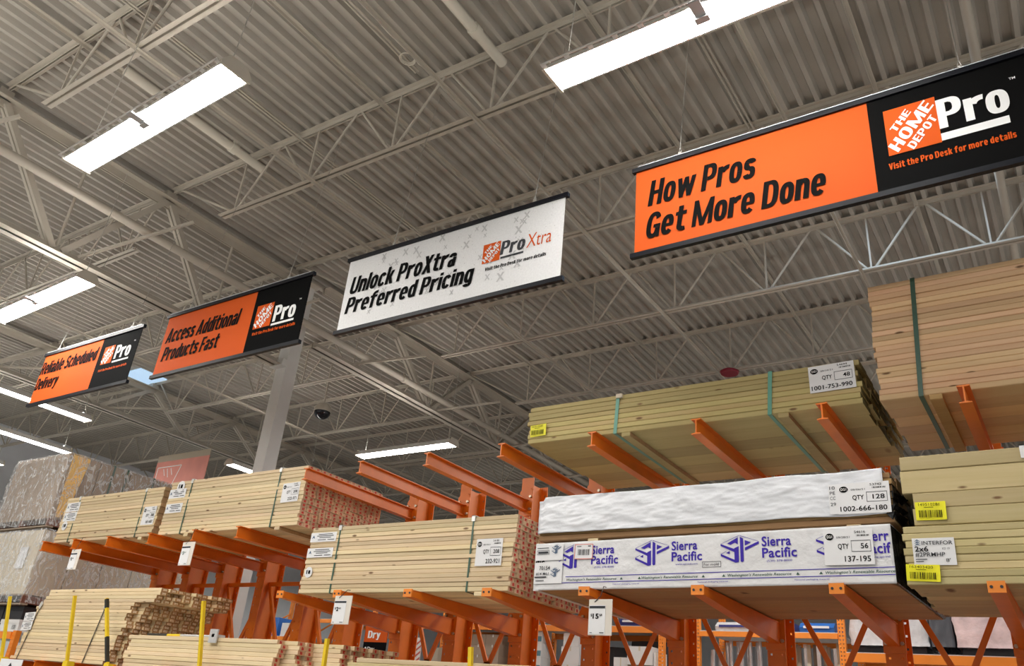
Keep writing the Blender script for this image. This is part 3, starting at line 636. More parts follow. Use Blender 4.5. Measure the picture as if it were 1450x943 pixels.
def rack(label, xs, levels, posts):
    """levels: (height of arm top, 'beam' or 'taper', indices)"""
    root = thing('cantilever_rack', label, 'rack', (xs[0], FY, 0), 'orange cantilever racks')
    for k, X in enumerate(xs):
        b = MB(); holed_plate(b, X - .075, X + .075, FY, FY + .011, 0, 4.08, (X - .045, X + .045))
        holed_plate(b, X - .075, X + .075, RY - .011, RY, 0, 4.05, (X - .045, X + .045)); b.box((X - .005, FY + .011, 0), (X + .005, RY - .011, 4.03))
        b.build('upright', 'orange', root)
        b = MB(); b.box((X - .06, 5.7, 0), (X + .06, FY, .16)); b.build('base_foot', 'orange', root)
    for (z, kind, idx) in levels:
        for k in idx:
            X = xs[k]; ya, yb = 5.53, FY - .014
            b = MB()
            if kind == 'beam':
                h = .122; f = .038
                b.prism([(X - f, z - .008), (X - .005, z - .012), (X - .005, z - h + .012), (X - f, z - h + .006), (X - f, z - h), (X + f, z - h), (X + f, z - h + .006),
                         (X + .005, z - h + .012), (X + .005, z - .012), (X + f, z - .008), (X + f, z), (X - f, z)], 'y', ya, yb)
                arm = b.build('arm', 'orange', root); low = h
            else:
                f = .042; low = .165
                vs = [(X - f, ya, z - .055), (X + f, ya, z - .055), (X + f, ya, z), (X - f, ya, z), (X - f, yb, z - low), (X + f, yb, z - low), (X + f, yb, z), (X - f, yb, z)]
                b.add(vs, [(3, 2, 1, 0), (4, 5, 6, 7), (0, 1, 5, 4), (1, 2, 6, 5), (2, 3, 7, 6), (3, 0, 4, 7)])
                b.box((X - f - .006, ya + .02, z - .006), (X + f + .006, yb, z))
                arm = b.build('arm', 'orange', root)
                b = MB(); b.box((X - f - .004, ya - .012, z - .06), (X + f + .004, ya, z + .006)); cp = b.build('end_cap', 'orange_beam', arm)
                b = MB()
                for s in (-1, 1): b.tube([(X + s * .026, ya - .016, z - .027), (X + s * .026, ya - .011, z - .027)], .009, 8)
                b.build('end_hole', 'dark', arm)
            b = MB(); b.prism([(X - .082, z - low - .05), (X + .082, z - low - .05), (X + .082, z + .09), (X + .05, z + .13), (X - .05, z + .13), (X - .082, z + .09)], 'y', FY - .014, FY)
            b.build('root_plate', 'orange', arm)
            for s in (-1, 1):
                for dz in (.035, -low + .02): b = MB(); b.tube([(X + s * .06, FY - .036, z + dz), (X + s * .06, FY - .014, z + dz)], .015, 6); b.build('bolt', 'bolt', arm)
    for a, c in zip(xs, xs[1:]):
        m = (a + c) / 2; yy = 7.42
        for zz in (3.03, 1.4, .3):
            b = MB(); b.box((a + .005, yy - .025, zz - .025), (c - .005, yy, zz + .025)); b.build('brace_tie', 'orange', root)
        for s, e in ((-1, a), (1, c)):
            b = MB(); b.bar((e - s * .03, yy - .03, 3.0), (m + s * .01, yy - .03, 2.18), .045, .006, ref=(0, 1, 0)); b.bar((e - s * .03, yy - .005, 3.0), (m + s * .01, yy - .005, 2.18), .006, .05, ref=(0, 1, 0)); b.build('brace_diagonal', 'orange', root)
            b = MB(); b.bar((m + s * .01, yy - .03, 2.2), (e - s * .03, yy - .03, 1.4), .045, .006, ref=(0, 1, 0)); b.build('brace_diagonal', 'orange', root)
    for (xa, xb, zt, ylean, m2) in posts:
        b = MB(); b.bar((xa, 5.50, 1.80), (xb, 5.50 - ylean, zt), .032, .032, ref=(0, 1, 0)); po = b.build('stop_post', 'yellow', root)
        b = MB(); b.box((xa - .045, 5.47, 1.79), (xa + .045, 5.56, 1.86)); b.build('post_socket', 'yellow', po)
        if m2:
            b = MB(); d = Vector((xb - xa, -ylean, zt - 1.8))
            for t0, t1 in ((.1, .45), (.86, .99)): b.bar(Vector((xa, 5.5, 1.8)) + d * t0, Vector((xa, 5.5, 1.8)) + d * t1, .034, .034, ref=(0, 1, 0))
            b.build('worn_black_paint', 'strap_black', po)
    return root
rack('left orange cantilever rack carrying the two strapped stud bundles', [-11.14, -10.42, -9.67, -8.83, -8.01, -7.27],
     [(3.275, 'beam', range(6)), (1.85, 'beam', range(6))], [(-11.14, -11.14, 2.55, .15, 0), (-9.67, -9.67, 2.55, .15, 0), (-8.86, -9.16, 2.53, .06, 1), (-7.30, -7.34, 2.49, .12, 0)])
rack('right orange cantilever rack with bare top arms and wrapped bundles', [-6.4, -5.64, -4.8, -3.97, -3.08, -2.19, -1.27, -.39, .5, 1.4],
     [(3.83, 'beam', range(10)), (2.6, 'taper', range(10)), (1.85, 'beam', range(10))], [(-5.62, -5.62, 2.18, .02, 0), (-4.02, -4.04, 2.15, .02, 0)])

# ------------------------------------------------------------------ lumber
_bm = {}
def board_mesh(L, d, h, wd, en):
    k = (round(L, 3), d, h, wd, en)
    if k in _bm: return _bm[k]
    c = min(.0048, h * .13); P = [(c, 0), (d - c, 0), (d, c), (d, h - c), (d - c, h), (c, h), (0, h - c), (0, c)]
    vs = [(x, a, z) for x in (0, L) for a, z in P]
    fs = [(i, (i + 1) % 8 + 0, (i + 1) % 8 + 8, i + 8) for i in range(8)]
    fs = [(a, dd, cc, bb) for (a, bb, cc, dd) in fs] + [tuple(range(8)), tuple(range(15, 7, -1))]
    me = bpy.data.meshes.new('board'); me.from_pydata(vs, [], fs); me.materials.append(M[wd]); me.materials.append(M[en])
    uv = me.uv_layers.new(name='UVMap')
    for q in me.polygons:
        if len(q.vertices) == 8:
            q.material_index = 1
            for li in q.loop_indices:
                v = me.vertices[me.loops[li].vertex_index].co; uv.data[li].uv = (v.y / d, v.z / h)
    bm = bmesh.new(); bm.from_mesh(me); bmesh.ops.recalc_face_normals(bm, faces=bm.faces); bm.to_mesh(me); bm.free()
    _bm[k] = me; return me
def merged(name, items, parent, kind=None):
    bm = bmesh.new(); mats = None
    for me, loc in items:
        n = len(bm.verts); bm.from_mesh(me); bm.verts.ensure_lookup_table()
        for v in bm.verts[n:]: v.co += Vector(loc)
        mats = list(me.materials)
    out = bpy.data.meshes.new(name); bm.to_mesh(out); bm.free()
    if not out.materials:
        for q in mats: out.materials.append(q)
    o = bpy.data.objects.new(name, out); C.objects.link(o); o.parent = parent
    if kind: o['kind'] = kind
    return o
def stack(root, L, rows, cols, h, d, wd, en, seed, jx=.010, jy=.0055, lean=0.0, base=(0, 0, 0), limit=100, shape=None, ends=True):
    rr = random.Random(seed); items = []
    for j in range(cols):
        for i in range(rows):
            x = rr.uniform(-jx, jx) + lean * i; yj = j * (d + .0012) + (rr.uniform(-jy, jy) if j == 0 else rr.uniform(-.001, .001))
            if shape: x += shape(i, j, rr)
            vis = (0 if j == 0 else (1 if i == 0 else 2) if not ends else (1 if i == 0 and j < 4 else 2 + j))
            items.append((vis, board_mesh(L + .004 * rr.randint(-1, 1), d, h, wd, en), (base[0] + x, base[1] + yj, base[2] + i * (h + .0011))))
    items.sort(key=lambda q: q[0])
    for (_, me, loc) in items[:limit]:
        o = bpy.data.objects.new('board', me); C.objects.link(o); o.parent = root; o.location = loc
    if len(items) > limit: merged('inner_boards', [(a, c) for _, a, c in items[limit:]], root, 'stuff')
    return cols * (d + .0012), rows * (h + .0011)
def strap(root, x, D, H, m, w=.017, tilt=0.0, clip=True, y0=0.0):
    t = .0025; e = .004
    b = MB()
    def seg(p, q, axis):
        p, q = Vector(p), Vector(q); b.bar(p, q, w, t, ref=axis)
    seg((x, y0 - e, H + e), (x + tilt, y0 - e, -e), (0, 1, 0)); seg((x + tilt, y0 - e, -e), (x + tilt, D + e, -e), (0, 0, 1))
    seg((x, y0 - e, H + e), (x, D + e, H + e), (0, 0, 1)); seg((x, D + e, H + e), (x + tilt, D + e, -e), (0, 1, 0))
    s = b.build('strap', m, root, local=True)
    if clip:
        b = MB(); b.box((x - .018, y0 - .012, H - .04), (x + .018, y0 - .005, H + .012)); b.box((x - .018, y0 - .012, H + .006), (x + .018, y0 + .05, H + .012))
        b.build('strap_clip', 'clip', s, local=True)
def bearer(root, x, D, m):
    me = board_mesh(.075, D, .036, m, 'end_plain')
    o = bpy.data.objects.new('bearer', me); C.objects.link(o); o.parent = root; o.location = (x, .0, -.0375)
def bundle(label, loc, L, rows, cols, h, d, wd, en, seed, straps, sm, bearers=(), group='strapped lumber bundles', clip=True, tilt=0.0, rz=0.0, sw=.017, bm_='spruce', **kw):
    root = thing('lumber_bundle', label, 'lumber bundle', loc, group, rz, local=True)
    D, H = stack(root, L, rows, cols, h, d, wd, en, seed, **kw)
    for x in straps: strap(root, x, D, H, sm, w=sw, clip=clip, tilt=tilt)
    for x in bearers: bearer(root, x, D, bm_)
    return root

# ------------------------------------------------------------------ paper labels (coordinates are local to the bundle)
def frame(x, z, tilt=0.0, yy=-.006, e=.0015):
    c, s = math.cos(tilt), math.sin(tilt)
    return (Vector((x, yy, z)), Vector((c, 0, s)), Vector((-s, 0, c)), Vector((0, -e, 0)))
def sheet(parent, fr, wdt, h, m='card', name='paper_label', curl=.0):
    o, u, v, n = fr; b = MB(); N = 4
    for k in range(N):
        a, c = wdt * k / N, wdt * (k + 1) / N
        fa = n * (curl * (k / N) ** 2 / .0015); fc = n * (curl * ((k + 1) / N) ** 2 / .0015)
        q = [o + u * a + fa, o + u * c + fc, o + u * c + v * h + fc, o + u * a + v * h + fa]
        b.add(q + [z - n * .8 for z in q], [(0, 1, 2, 3), (7, 6, 5, 4), (0, 4, 5, 1), (2, 6, 7, 3), (1, 5, 6, 2), (3, 7, 4, 0)])
    return b.build(name, m, parent, local=True)
def disc(b, fr, x, z, rx, rz_, mi=0, n=18): b.flat([(x + rx * math.cos(2 * math.pi * k / n), z + rz_ * math.sin(2 * math.pi * k / n)) for k in range(n)], fr, mi)
def up_frame(fr, k): return (fr[0], fr[1], fr[2], fr[3] * k)
def barcode(b, fr, x, z, wdt, h, mi, seed=1, n=26):
    rr = random.Random(seed); xx = x
    while xx < x + wdt:
        q = wdt / n * rr.choice((.4, .6, 1.0)); rect(b, fr, xx, z, min(xx + q, x + wdt), z + h, mi); xx += q + wdt / n * rr.choice((.5, .8, 1.1))
def qty_card(parent, x, z, w_, h, qty, num, date, code, tilt=0.0, yy=-.007):
    fr = frame(x, z, tilt, yy); p = sheet(parent, fr, w_, h)
    f = up_frame(fr, 1.3); g = up_frame(fr, 1.8); b = MB()
    disc(b, f, .13 * w_, .80 * h, .085 * w_, .10 * h, 0); write(b, 'D21', g, .075 * w_, .765 * h, .11 * w_, .075 * h, 1, bold=.02)
    write(b, date, f, .27 * w_, .75 * h, .27 * w_, .055 * h, 2); write(b, code, f, .64 * w_, .88 * h, .22 * w_, .07 * h, 0); barcode(b, f, .68 * w_, .79 * h, .25 * w_, .05 * h, 0, 3, 18)
    write(b, 'QTY', f, .29 * w_, .45 * h, .22 * w_, .14 * h, 0, bold=.012)
    for (a, c, e, d) in ((.56, .36, .95, .375), (.56, .665, .95, .68), (.56, .36, .568, .68), (.942, .36, .95, .68)): rect(b, f, a * w_, c * h, e * w_, d * h, 2)
    nw = .075 * len(qty); write(b, qty, f, (.90 - nw) * w_, .45 * h, nw * w_, .14 * h, 0, bold=.012)
    nw = .074 * len(num); write(b, num, f, (.93 - nw) * w_, .09 * h, nw * w_, .15 * h, 0, bold=.012)
    b.build('label_print', ['ink_black', 'ink_white', 'ink_grey'], p, local=True); return p
def mill_label(parent, x, z, w_, h, tilt=0.0, yy=-.006):
    fr = frame(x, z, tilt, yy); p = sheet(parent, fr, w_, h); f = up_frame(fr, 1.4); b = MB()
    b.flat([(.06 * w_, .35 * h), (.12 * w_, .75 * h), (.18 * w_, .35 * h), (.12 * w_, .48 * h)], f, 1)
    for (a, c, e) in ((.78, .30, .85), (.60, .25, .9), (.42, .35, .8), (.18, .3, .62), (.18, .68, .94)): rect(b, f, c * w_, a * h, e * w_, (a + .07) * h, 0)
    b.build('label_print', ['ink_grey', 'ink_blue'], p, local=True)
def yellow_tag(parent, x, z, w_, h, num, tilt=0.0, yy=-.007):
    fr = frame(x, z, tilt, yy); p = sheet(parent, fr, w_, h, 'yellow_tag', 'yellow_tag', curl=.012); f = up_frame(fr, 1.4); f = (f[0], f[1], f[2], f[3] + Vector((0, -.012, 0)))
    b = MB(); write(b, num, f, .12 * w_, .76 * h, .68 * w_, .15 * h, 0); rect(b, f, .3 * w_, .66 * h, .6 * w_, .69 * h, 0); barcode(b, f, .12 * w_, .12 * h, .76 * w_, .40 * h, 0, len(num) + int(num[-1]))
    b.build('label_print', 'ink_black', p, local=True)
def round_sticker(parent, x, z, rad):
    b = MB(); n = 16
    b.prism([(x + rad * math.cos(2 * math.pi * k / n), 0) for k in range(0)] or [(x + rad * math.cos(2 * math.pi * k / n), -.006 - 0 * k) for k in range(3)], 'z', z, z + .0001)
    b = MB(); P = [(x + rad * math.cos(2 * math.pi * k / n), z + rad * math.sin(2 * math.pi * k / n)) for k in range(n)]
    b.add([(a, -.009, c) for a, c in P] + [(a, -.006, c) for a, c in P], [tuple(range(n)), tuple(range(2 * n - 1, n - 1, -1))] + [(i, i + n, (i + 1) % n + n, (i + 1) % n) for i in range(n)])
    s = b.build('round_sticker', 'card', parent, local=True)
    b = MB(); fr = frame(x, z, 0, -.010); rect(b, fr, -.5 * rad, -.3 * rad, -.25 * rad, .4 * rad); rect(b, fr, 0, -.3 * rad, .5 * rad, .35 * rad); b.build('sticker_print', 'ink_black', s, local=True)

# bundle of 208 studs in the middle
g = 'strapped lumber bundles'
B1 = bundle('middle spruce stud bundle on the tapered arms, below the bare orange arms', (-6.29, 5.65, 2.602), 2.44, 16, 13, .0381, .0889, 'spruce', 'end_red', 3, [.42, 2.02], 'strap_green', (.50, 2.10), lean=.0025)
lx = lambda o, x: x - o.location.x
qty_card(B1, lx(B1, -4.21), .205, .27, .225, '208', '232-921', '08/10/21', '54181', .0)
mill_label(B1, lx(B1, -6.26), .485, .35, .09); mill_label(B1, lx(B1, -6.27), .335, .35, .09); round_sticker(B1, .09, .195, .052)
A2 = bundle('red stamped spruce stud bundle on the high left arms, nearest the bare arms', (-8.86, 5.65, 3.277), 2.34, 16, 13, .0381, .0889, 'spruce', 'end_red', 5, [.42, 1.94], 'strap_green', (.5, 2.02), lean=.0015)
qty_card(A2, lx(A2, -6.83), .245, .26, .205, '208', '232-971', '08/10/21', '54182', .02)
mill_label(A2, lx(A2, -8.83), .425, .31, .11); mill_label(A2, lx(A2, -8.83), .25, .31, .11); round_sticker(A2, lx(A2, -8.64), .56, .07)
A1 = bundle('leftmost strapped spruce stud bundle on the high left arms, in front of the shrink-wrapped pallet', (-11.12, 5.65, 3.277), 2.14, 15, 13, .0381, .0889, 'spruce', 'end_plain', 8, [.33, 1.80], 'strap_green', (.4, 1.88), lean=.0015)
qty_card(A1, lx(A1, -9.26), .135, .25, .22, '208', '161-687', '08/10/21', '54177', .0)
mill_label(A1, lx(A1, -11.06), .40, .31, .12); mill_label(A1, lx(A1, -11.06), .275, .30, .115); round_sticker(A1, .15, .215, .06)
# treated bundle high in the middle
T = bundle('greenish treated lumber bundle on the top arms, quantity 48 card at its right end', (-3.76, 5.63, 3.832), 2.74, 8, 6, .0405, .245, 'treated', 'end_treated', 12, [.86, 2.12], 'strap_mint', (.90, 2.16), clip=False, tilt=-.02, sw=.03, bm_='treated', jx=.022, jy=.006)
qty_card(T, lx(T, -1.36), .115, .315, .205, '48', '1001-753-990', '09/10/21', '54694', .02)
yellow_tag(T, .02, .055, .165, .105, '163510281')
b = MB(); b.box((.845, -.018, .30), (.90, .04, .335)); b.build('edge_guard', 'cream', T, local=True)
# big fir bundle at the top right
BG = bundle('tall pinkish fir board bundle on the top arms at the upper right corner', (-.90, 5.63, 3.832), 2.6, 22, 6, .0392, .19, 'fir', 'end_plain', 21, [.30], 'strap_green', (.30,), clip=False, tilt=-.05, sw=.03, bm_='brownwood', jx=.012, jy=.005)
# right hand treated stacks on the tapered arms
R4 = bundle('lower treated board bundle at the right edge, white mill label and yellow tag on it', (-.85, 5.60, 2.602), 2.5, 8, 9, .0435, .14, 'treated2', 'end_treated', 31, [1.9], 'strap_green', (), clip=False, jx=.02, jy=.004)
fr = frame(.035, .115, -.01, -.008); pp = sheet(R4, fr, .235, .165, curl=.004); f = up_frame(fr, 1.5); f = (f[0], f[1], f[2], f[3] + Vector((0, -.004, 0))); b = MB()
for k in range(3): b.flat([(.012, .118 + .012 * k), (.030, .133 + .012 * k), (.048, .118 + .012 * k), (.030, .125 + .012 * k)], f, 1)
write(b, 'INTERFOR', f, .055, .123, .17, .022, 2, bold=.01); write(b, '2x6', f, .012, .083, .075, .030, 0, bold=.02); write(b, '#2PRMHP', f, .012, .052, .165, .024, 2, bold=.01)
write(b, "8'", f, .178, .018, .025, .02, 0); write(b, 'KD 19', f, .165, .092, .04, .012, 2); rect(b, f, .012, .033, .075, .038, 2); rect(b, f, .012, .020, .055, .025, 2)
b.build('label_print', ['ink_black', 'ink_blue', 'ink_grey'], pp, local=True)
yellow_tag(R4, -.02, .025, .19, .10, '162403420', -.06)
R3 = thing('lumber_bundle', 'upper treated timber bundle at the right edge, thick timbers with a yellow tag', 'lumber bundle', (-.83, 5.62, 2.968), g, 0, True)
rr = random.Random(4); zc = 0
for (h, off) in ((.108, .045), (.098, .05), (.150, -.005), (.095, .0)):
    for j in range(9):
        me = board_mesh(2.44, .14, h - .002, 'treated2', 'end_treated'); o = bpy.data.objects.new('timber', me); C.objects.link(o); o.parent = R3
        o.location = (off + rr.uniform(-.008, .008), j * .1412 + (rr.uniform(0, .006) if j == 0 else 0), zc)
    zc += h
yellow_tag(R3, .055, .03, .175, .115, '149510281', -.03)
strap(R3, .75, 9 * .1412, zc, 'strap_green', .03, clip=False)
b = MB()
for x in (.70, .79): b.box((x - .022, -.012, zc - .075), (x + .022, -.006, zc + .008)); b.box((x - .022, -.012, zc + .002), (x + .022, .08, zc + .008))
b.build('strap_guard', 'card', R3, local=True)

# ------------------------------------------------------------------ wrapped bundles
def wavy(x0, x1, z0, z1, nx, nz, fn, m, parent, name, axis='front'):
    b = MB(); vs = []
    for j in range(nz + 1):
        for i in range(nx + 1):
            x = x0 + (x1 - x0) * i / nx; z = z0 + (z1 - z0) * j / nz
            vs.append(fn(x, z))
    fs = [(j * (nx + 1) + i, j * (nx + 1) + i + 1, (j + 1) * (nx + 1) + i + 1, (j + 1) * (nx + 1) + i) for j in range(nz) for i in range(nx)]
    b.add(vs, fs, 0, True)
    o = b.build(name, m, parent, local=True)
    md = o.modifiers.new('thickness', 'SOLIDIFY'); md.thickness = .0015; md.offset = 0
    return o
SI = thing('wrapped_lumber_bundle', 'bundle in white paper printed with repeated purple cube logos, quantity 56 card', 'lumber bundle', (-3.62, 5.665, 2.610), 'wrapped lumber bundles', R(-2.2), True)
LS, HS, DS = 2.70, .362, 1.5
stack(SI, LS - .03, 8, 10, .0440, .148, 'brownwood', 'end_plain', 41, jx=.004, jy=0, base=(.012, .012, 0), limit=60, ends=False)
def wr(x, t, s=0.0): return .0022 * noise.noise(Vector((x * 5 + t * 7 + s, t * 11 - x * 4, s))) + .0018 * noise.noise(Vector((x * 14 + t * 20, t * 24 - x * 9, s + 3)))
wp = wavy(0, LS, -.004, HS, 120, 24, lambda x, z: (x, -.001 + wr(x, z), z), 'paper', SI, 'paper_front')
wavy(0, LS, 0, DS, 60, 16, lambda x, t: (x, t, HS + .001 + wr(x, t, 5)), 'paper', SI, 'paper_top')
wavy(0, DS, -.004, HS, 24, 12, lambda t, z: (-.001 + wr(t, z, 9), t, z), 'paper', SI, 'paper_end')
b = MB(); b.box((LS - .012, .004, .004), (LS + .002, DS, HS - .004)); b.build('painted_open_end_shade', 'dark_film_and_shade', SI, local=True)  # black sheet standing in for the shade inside the open wrap end
b = MB(); b.box((0, -.004, -.006), (.05, DS, -.001)); b.build('paper_hem', 'paper', SI, local=True)
LOGO = [[(0, .700), (0, .625), (.37, .375), (.37, .49)], [(.17, .70), (.46, .915), (.46, .655), (.38, .72), (.27, .65)],
        [(.36, .52), (.475, .59), (.475, .03), (.44, .01), (.36, .08)], [(0, .335), (.37, .10), (.44, .01), (.38, .0), (0, .255)], [(.14, .36), (.24, .43), (.24, .315)],
        [(.515, .93), (.60, .86), (.60, .05), (.56, .01), (.515, .04)], [(.64, .53), (1.0, .735), (1.0, .645), (.64, .42)], [(.64, .80), (.80, .71), (.64, .60)],
        [(0, .70), (.49, .985), (.49, .965), (.02, .70)], [(.51, .985), (1.0, .735), (.98, .735), (.51, .965)], [(.0, .33), (.15, .43), (.15, .415), (.02, .325)]]
def frs(e): return (Vector((0, -.005 - e, 0)), Vector((1, 0, 0)), Vector((0, 0, 1)), Vector((0, 0, 0)))
for k, (x, phone) in enumerate([(.23, '(530) 378-8000'), (.905, 'www.spi-ind.com'), (1.575, '(530) 378-8000'), (2.235, 'www.spi-ind.com')]):
    z = .155; b = MB()
    for P in LOGO: b.flat([(x + .275 * a, z + .19 * c) for a, c in P], frs(.0))
    cut = x > 2; write(b, 'Sierr' if cut else 'Sierra', frs(0), x + .295, z + .105, .155 if cut else .20, .062, 0, bold=.022); write(b, 'Pacif' if cut else 'Pacific', frs(0), x + .295, z + .028, .16 if cut else .235, .062, 0, bold=.022)
    write(b, phone[:11] if cut else phone, frs(0), x + .325, z - .002, .12 if cut else .17, .013, 0)
    b.build('printed_logo', 'ink_purple', SI, local=True)
b = MB(); rect(b, frs(0), .30, .092, LS, .097); rect(b, frs(0), .10, .047, LS, .052)
for x in (.62, 1.30, 1.98): write(b, 'National packaging material', frs(0), x + .1, .027, .22, .009, 0)
b.build('printed_lines', 'ink_purple', SI, local=True)
for x in (.31, .96, 1.62, 2.28):
    b = MB(); write(b, "Washington's Renewable Resource", frs(0), x, .063, .44 if x < 2.2 else .42, .017, 0, bold=.012, shear=.25)
    if x < 2.2:
        for d in (.47, .62): b.flat([(x + d, .063), (x + d + .012, .08), (x + d + .024, .063)], frs(0))
    b.build('printed_slogan', 'ink_green', SI, local=True)
b = MB(); x, z = 1.435, .13
for (a, c, e, d) in ((0, 0, .14, .003), (0, .037, .14, .04), (0, 0, .003, .04), (.137, 0, .14, .04)): rect(b, frs(0), x + a, z + c, x + e, z + d)
write(b, 'For mold', frs(0), x + .012, z + .011, .11, .018, 0); b.build('printed_box', 'ink_grey', SI, local=True)
qty_card(SI, 2.285, .115, .305, .225, '56', '137-195', '09/28/21', '54616', -.01, -.016)
for (z, h, nm) in ((.225, .125, 'a'), (.045, .165, 'b')):
    fr = frame(.005, z, .0, -.010); pp = sheet(SI, fr, .265, h, 'card', 'mill_label', curl=.003); f = up_frame(fr, 1.4); f = (f[0], f[1], f[2], f[3] + Vector((0, -.004, 0))); b = MB()
    x0 = .16
    for P in LOGO: b.flat([(x0 + .085 * a, .05 + .075 * c) for a, c in P], f, 1)
    if nm == 'a':
        for (a, c, e, d) in ((.02, .045, .135, .048), (.02, .077, .135, .08), (.02, .045, .023, .08), (.132, .045, .135, .08), (.03, .055, .125, .07), (.02, .095, .13, .1)): rect(b, f, a, c, e, d)
    else:
        write(b, '70154', f, .05, .105, .10, .03, 0, bold=.01); write(b, '#14 M61', f, .02, .065, .12, .022, 0, bold=.01); rect(b, f, .01, .045, .12, .055, 0); rect(b, f, .02, .02, .10, .026, 0)
    b.build('label_print', ['ink_grey', 'ink_blue'], pp, local=True)
fr = frs(.001); b = MB(); write(b, 'ific', fr, .01, .19, .085, .05, 0, bold=.02); b.build('printed_word', 'ink_black', SI, local=True)
fr = frame(.375, .225, -.02, -.011); pp = sheet(SI, fr, .165, .115); b = MB(); f = up_frame(fr, 1.4)
for (a, c, e, d) in ((0, 0, .165, .004), (0, .111, .165, .115), (0, 0, .004, .115), (.161, 0, .165, .115)): rect(b, f, a, c, e, d, 1)
barcode(b, f, .03, .03, .105, .045, 0, 9); rect(b, f, .02, .095, .06, .1, 0); rect(b, f, .12, .095, .145, .103, 0); b.build('label_print', ['ink_grey', 'ink_red'], pp, local=True)

TP = thing('wrapped_lumber_bundle', 'bundle in plain glossy white plastic lying on top of the logo printed bundle', 'lumber bundle', (-3.60, 5.66, 3.000), 'wrapped lumber bundles', R(-1.0), True)
stack(TP, 2.70, 8, 9, .0400, .148, 'brownwood', 'end_plain', 47, jx=.01, jy=0, base=(0, .014, .0), limit=60, ends=False)
def fold(x, z):
    d = .016 * noise.noise(Vector((x * 2.2, z * 5, 1))) + .016 * noise.noise(Vector((x * 6 + z * 9, z * 12 - x * 3, 4))) + .009 * noise.noise(Vector((x * 13 - z * 30, z * 50 + x * 5, 2)))
    return d
def tz(x): return .345 + .012 * noise.noise(Vector((x * 1.7, 3, 0))) - (.03 if x < .05 else 0)
wavy(0, 1, 0, 1, 140, 30, lambda s, t: (2.66 * s, .0 + .62 * fold(2.66 * s, t * .3) - .016 - .012 * t * (1 - t), .050 + .010 * noise.noise(Vector((s * 6, 7, 0))) + (tz(2.66 * s) - .05) * t), 'poly', TP, 'plastic_front')
wavy(0, 1, 0, 1, 60, 14, lambda s, t: (2.66 * s, -.012 + 1.36 * t, tz(2.66 * s) + .006 * fold(2.66 * s, t) * (1 if t else 0)), 'poly', TP, 'plastic_top')
wavy(0, 1, 0, 1, 14, 10, lambda s, t: (-.004, -.012 + 1.36 * s, .05 + (tz(0) - .05) * t), 'poly', TP, 'plastic_end')
b = MB(); rr = random.Random(3)
for k in range(5):
    z0 = .05 + .045 * k; b.add([(2.655, -.014, z0), (2.73 + rr.uniform(-.04, .04), -.02, z0 + .01), (2.72 + rr.uniform(-.03, .05), .3, z0 + .03), (2.70, .3, z0 - .01), (2.69, -.016, z0 - .04)], [(0, 1, 2, 3, 4)])
b.box((2.66, .02, .02), (2.705, 1.3, .30)); b.build('torn_black_lining', 'dark_film_and_shade', TP, local=True)
qty_card(TP, 2.37, .055, .325, .205, '128', '1002-666-180', '08/06/21', '53742', -.01, -.034)
fr = frame(2.315, .06, 0, -.030); pp = sheet(TP, fr, .10, .20); b = MB(); f = up_frame(fr, 1.3)
for z, t in ((.165, '10'), (.13, 'PE'), (.095, 'CC'), (.055, '29')): write(b, t, f, .008, z, .035, .022, 0)
b.build('label_print', 'ink_grey', pp, local=True)
for x in (.45, 2.40):
    me = board_mesh(.09, 1.3, .022, 'spruce', 'end_plain'); o = bpy.data.objects.new('spacer', me); C.objects.link(o); o.parent = TP; o.location = (x, .02, -.022)

# ------------------------------------------------------------------ staggered studs and loose boards on the lowest arms
C1 = bundle('strapped stud stack with a ragged stepped end between yellow posts, lower left', (-11.12, 5.62, 1.852), 2.02, 17, 9, .0381, .0889, 'spruce', 'end_white', 51, [], 'strap_black', (), group='ragged stud stack', lean=.016,
            jx=.02, jy=.004, shape=lambda i, j, q: j * .035 + q.uniform(-.03, .05) - (.10 if i > 11 and j == 0 else 0) - (.05 if i < 13 and j == 0 else 0))
for (xa, xb) in ((.27, .10), (1.70, 1.55)):
    b = MB(); b.bar((xa, -.010, .62), (xb, -.010, 0), .014, .003, ref=(0, 1, 0)); s = b.build('strap', 'strap_black', C1, local=True)
    b = MB(); b.bar((xa - .015, -.014, .60), (xa + .03, -.016, .67), .05, .006, ref=(0, 1, 0)); b.build('strap_clip', 'clip', s, local=True)
for z in (.44, .33): mill_label(C1, -.02, z, .24, .10, .05, -.014)
for q in ((i, j) for j in range(9) for i in range(4)):
    i, j = q; me = board_mesh(2.3, .0889, .0381, 'spruce', 'end_white')
    o = bpy.data.objects.new('loose_stud', me); C.objects.link(o)
    o.location = (-10.84 + .012 * i + .03 * j + random.uniform(-.05, .06) - (.0 if i < 3 else -.04), 5.625 + j * .0905, 1.852 + 17 * .0392 + .001 + i * .0388)
    tag(o, 'loose pale stud lying on top of the ragged strapped stud stack at the lower left', 'stud', 'loose studs on the ragged stack')
for j in range(9):
    for i in range(8):
        Lb = 2.40 if j < 3 else 2.72
        me = board_mesh(Lb, .0889, .0395, 'spruce', 'end_red'); o = bpy.data.objects.new('loose_board', me); C.objects.link(o)
        off = random.uniform(-.03, .03) + (.09 * (i - 7) if j == 0 else 0) * .3
        o.location = (-8.78 + off + .02 * (7 - i) * (j == 0) + (.12 + .04 * j) * (j > 0), 5.62 + j * .0905 + (random.uniform(-.008, .001) if j == 0 else 0), 1.852 + i * .0402)
        tag(o, 'loose pale board in the low red-ended pile right of the ragged stud stack', 'board', 'loose boards in the low pile')
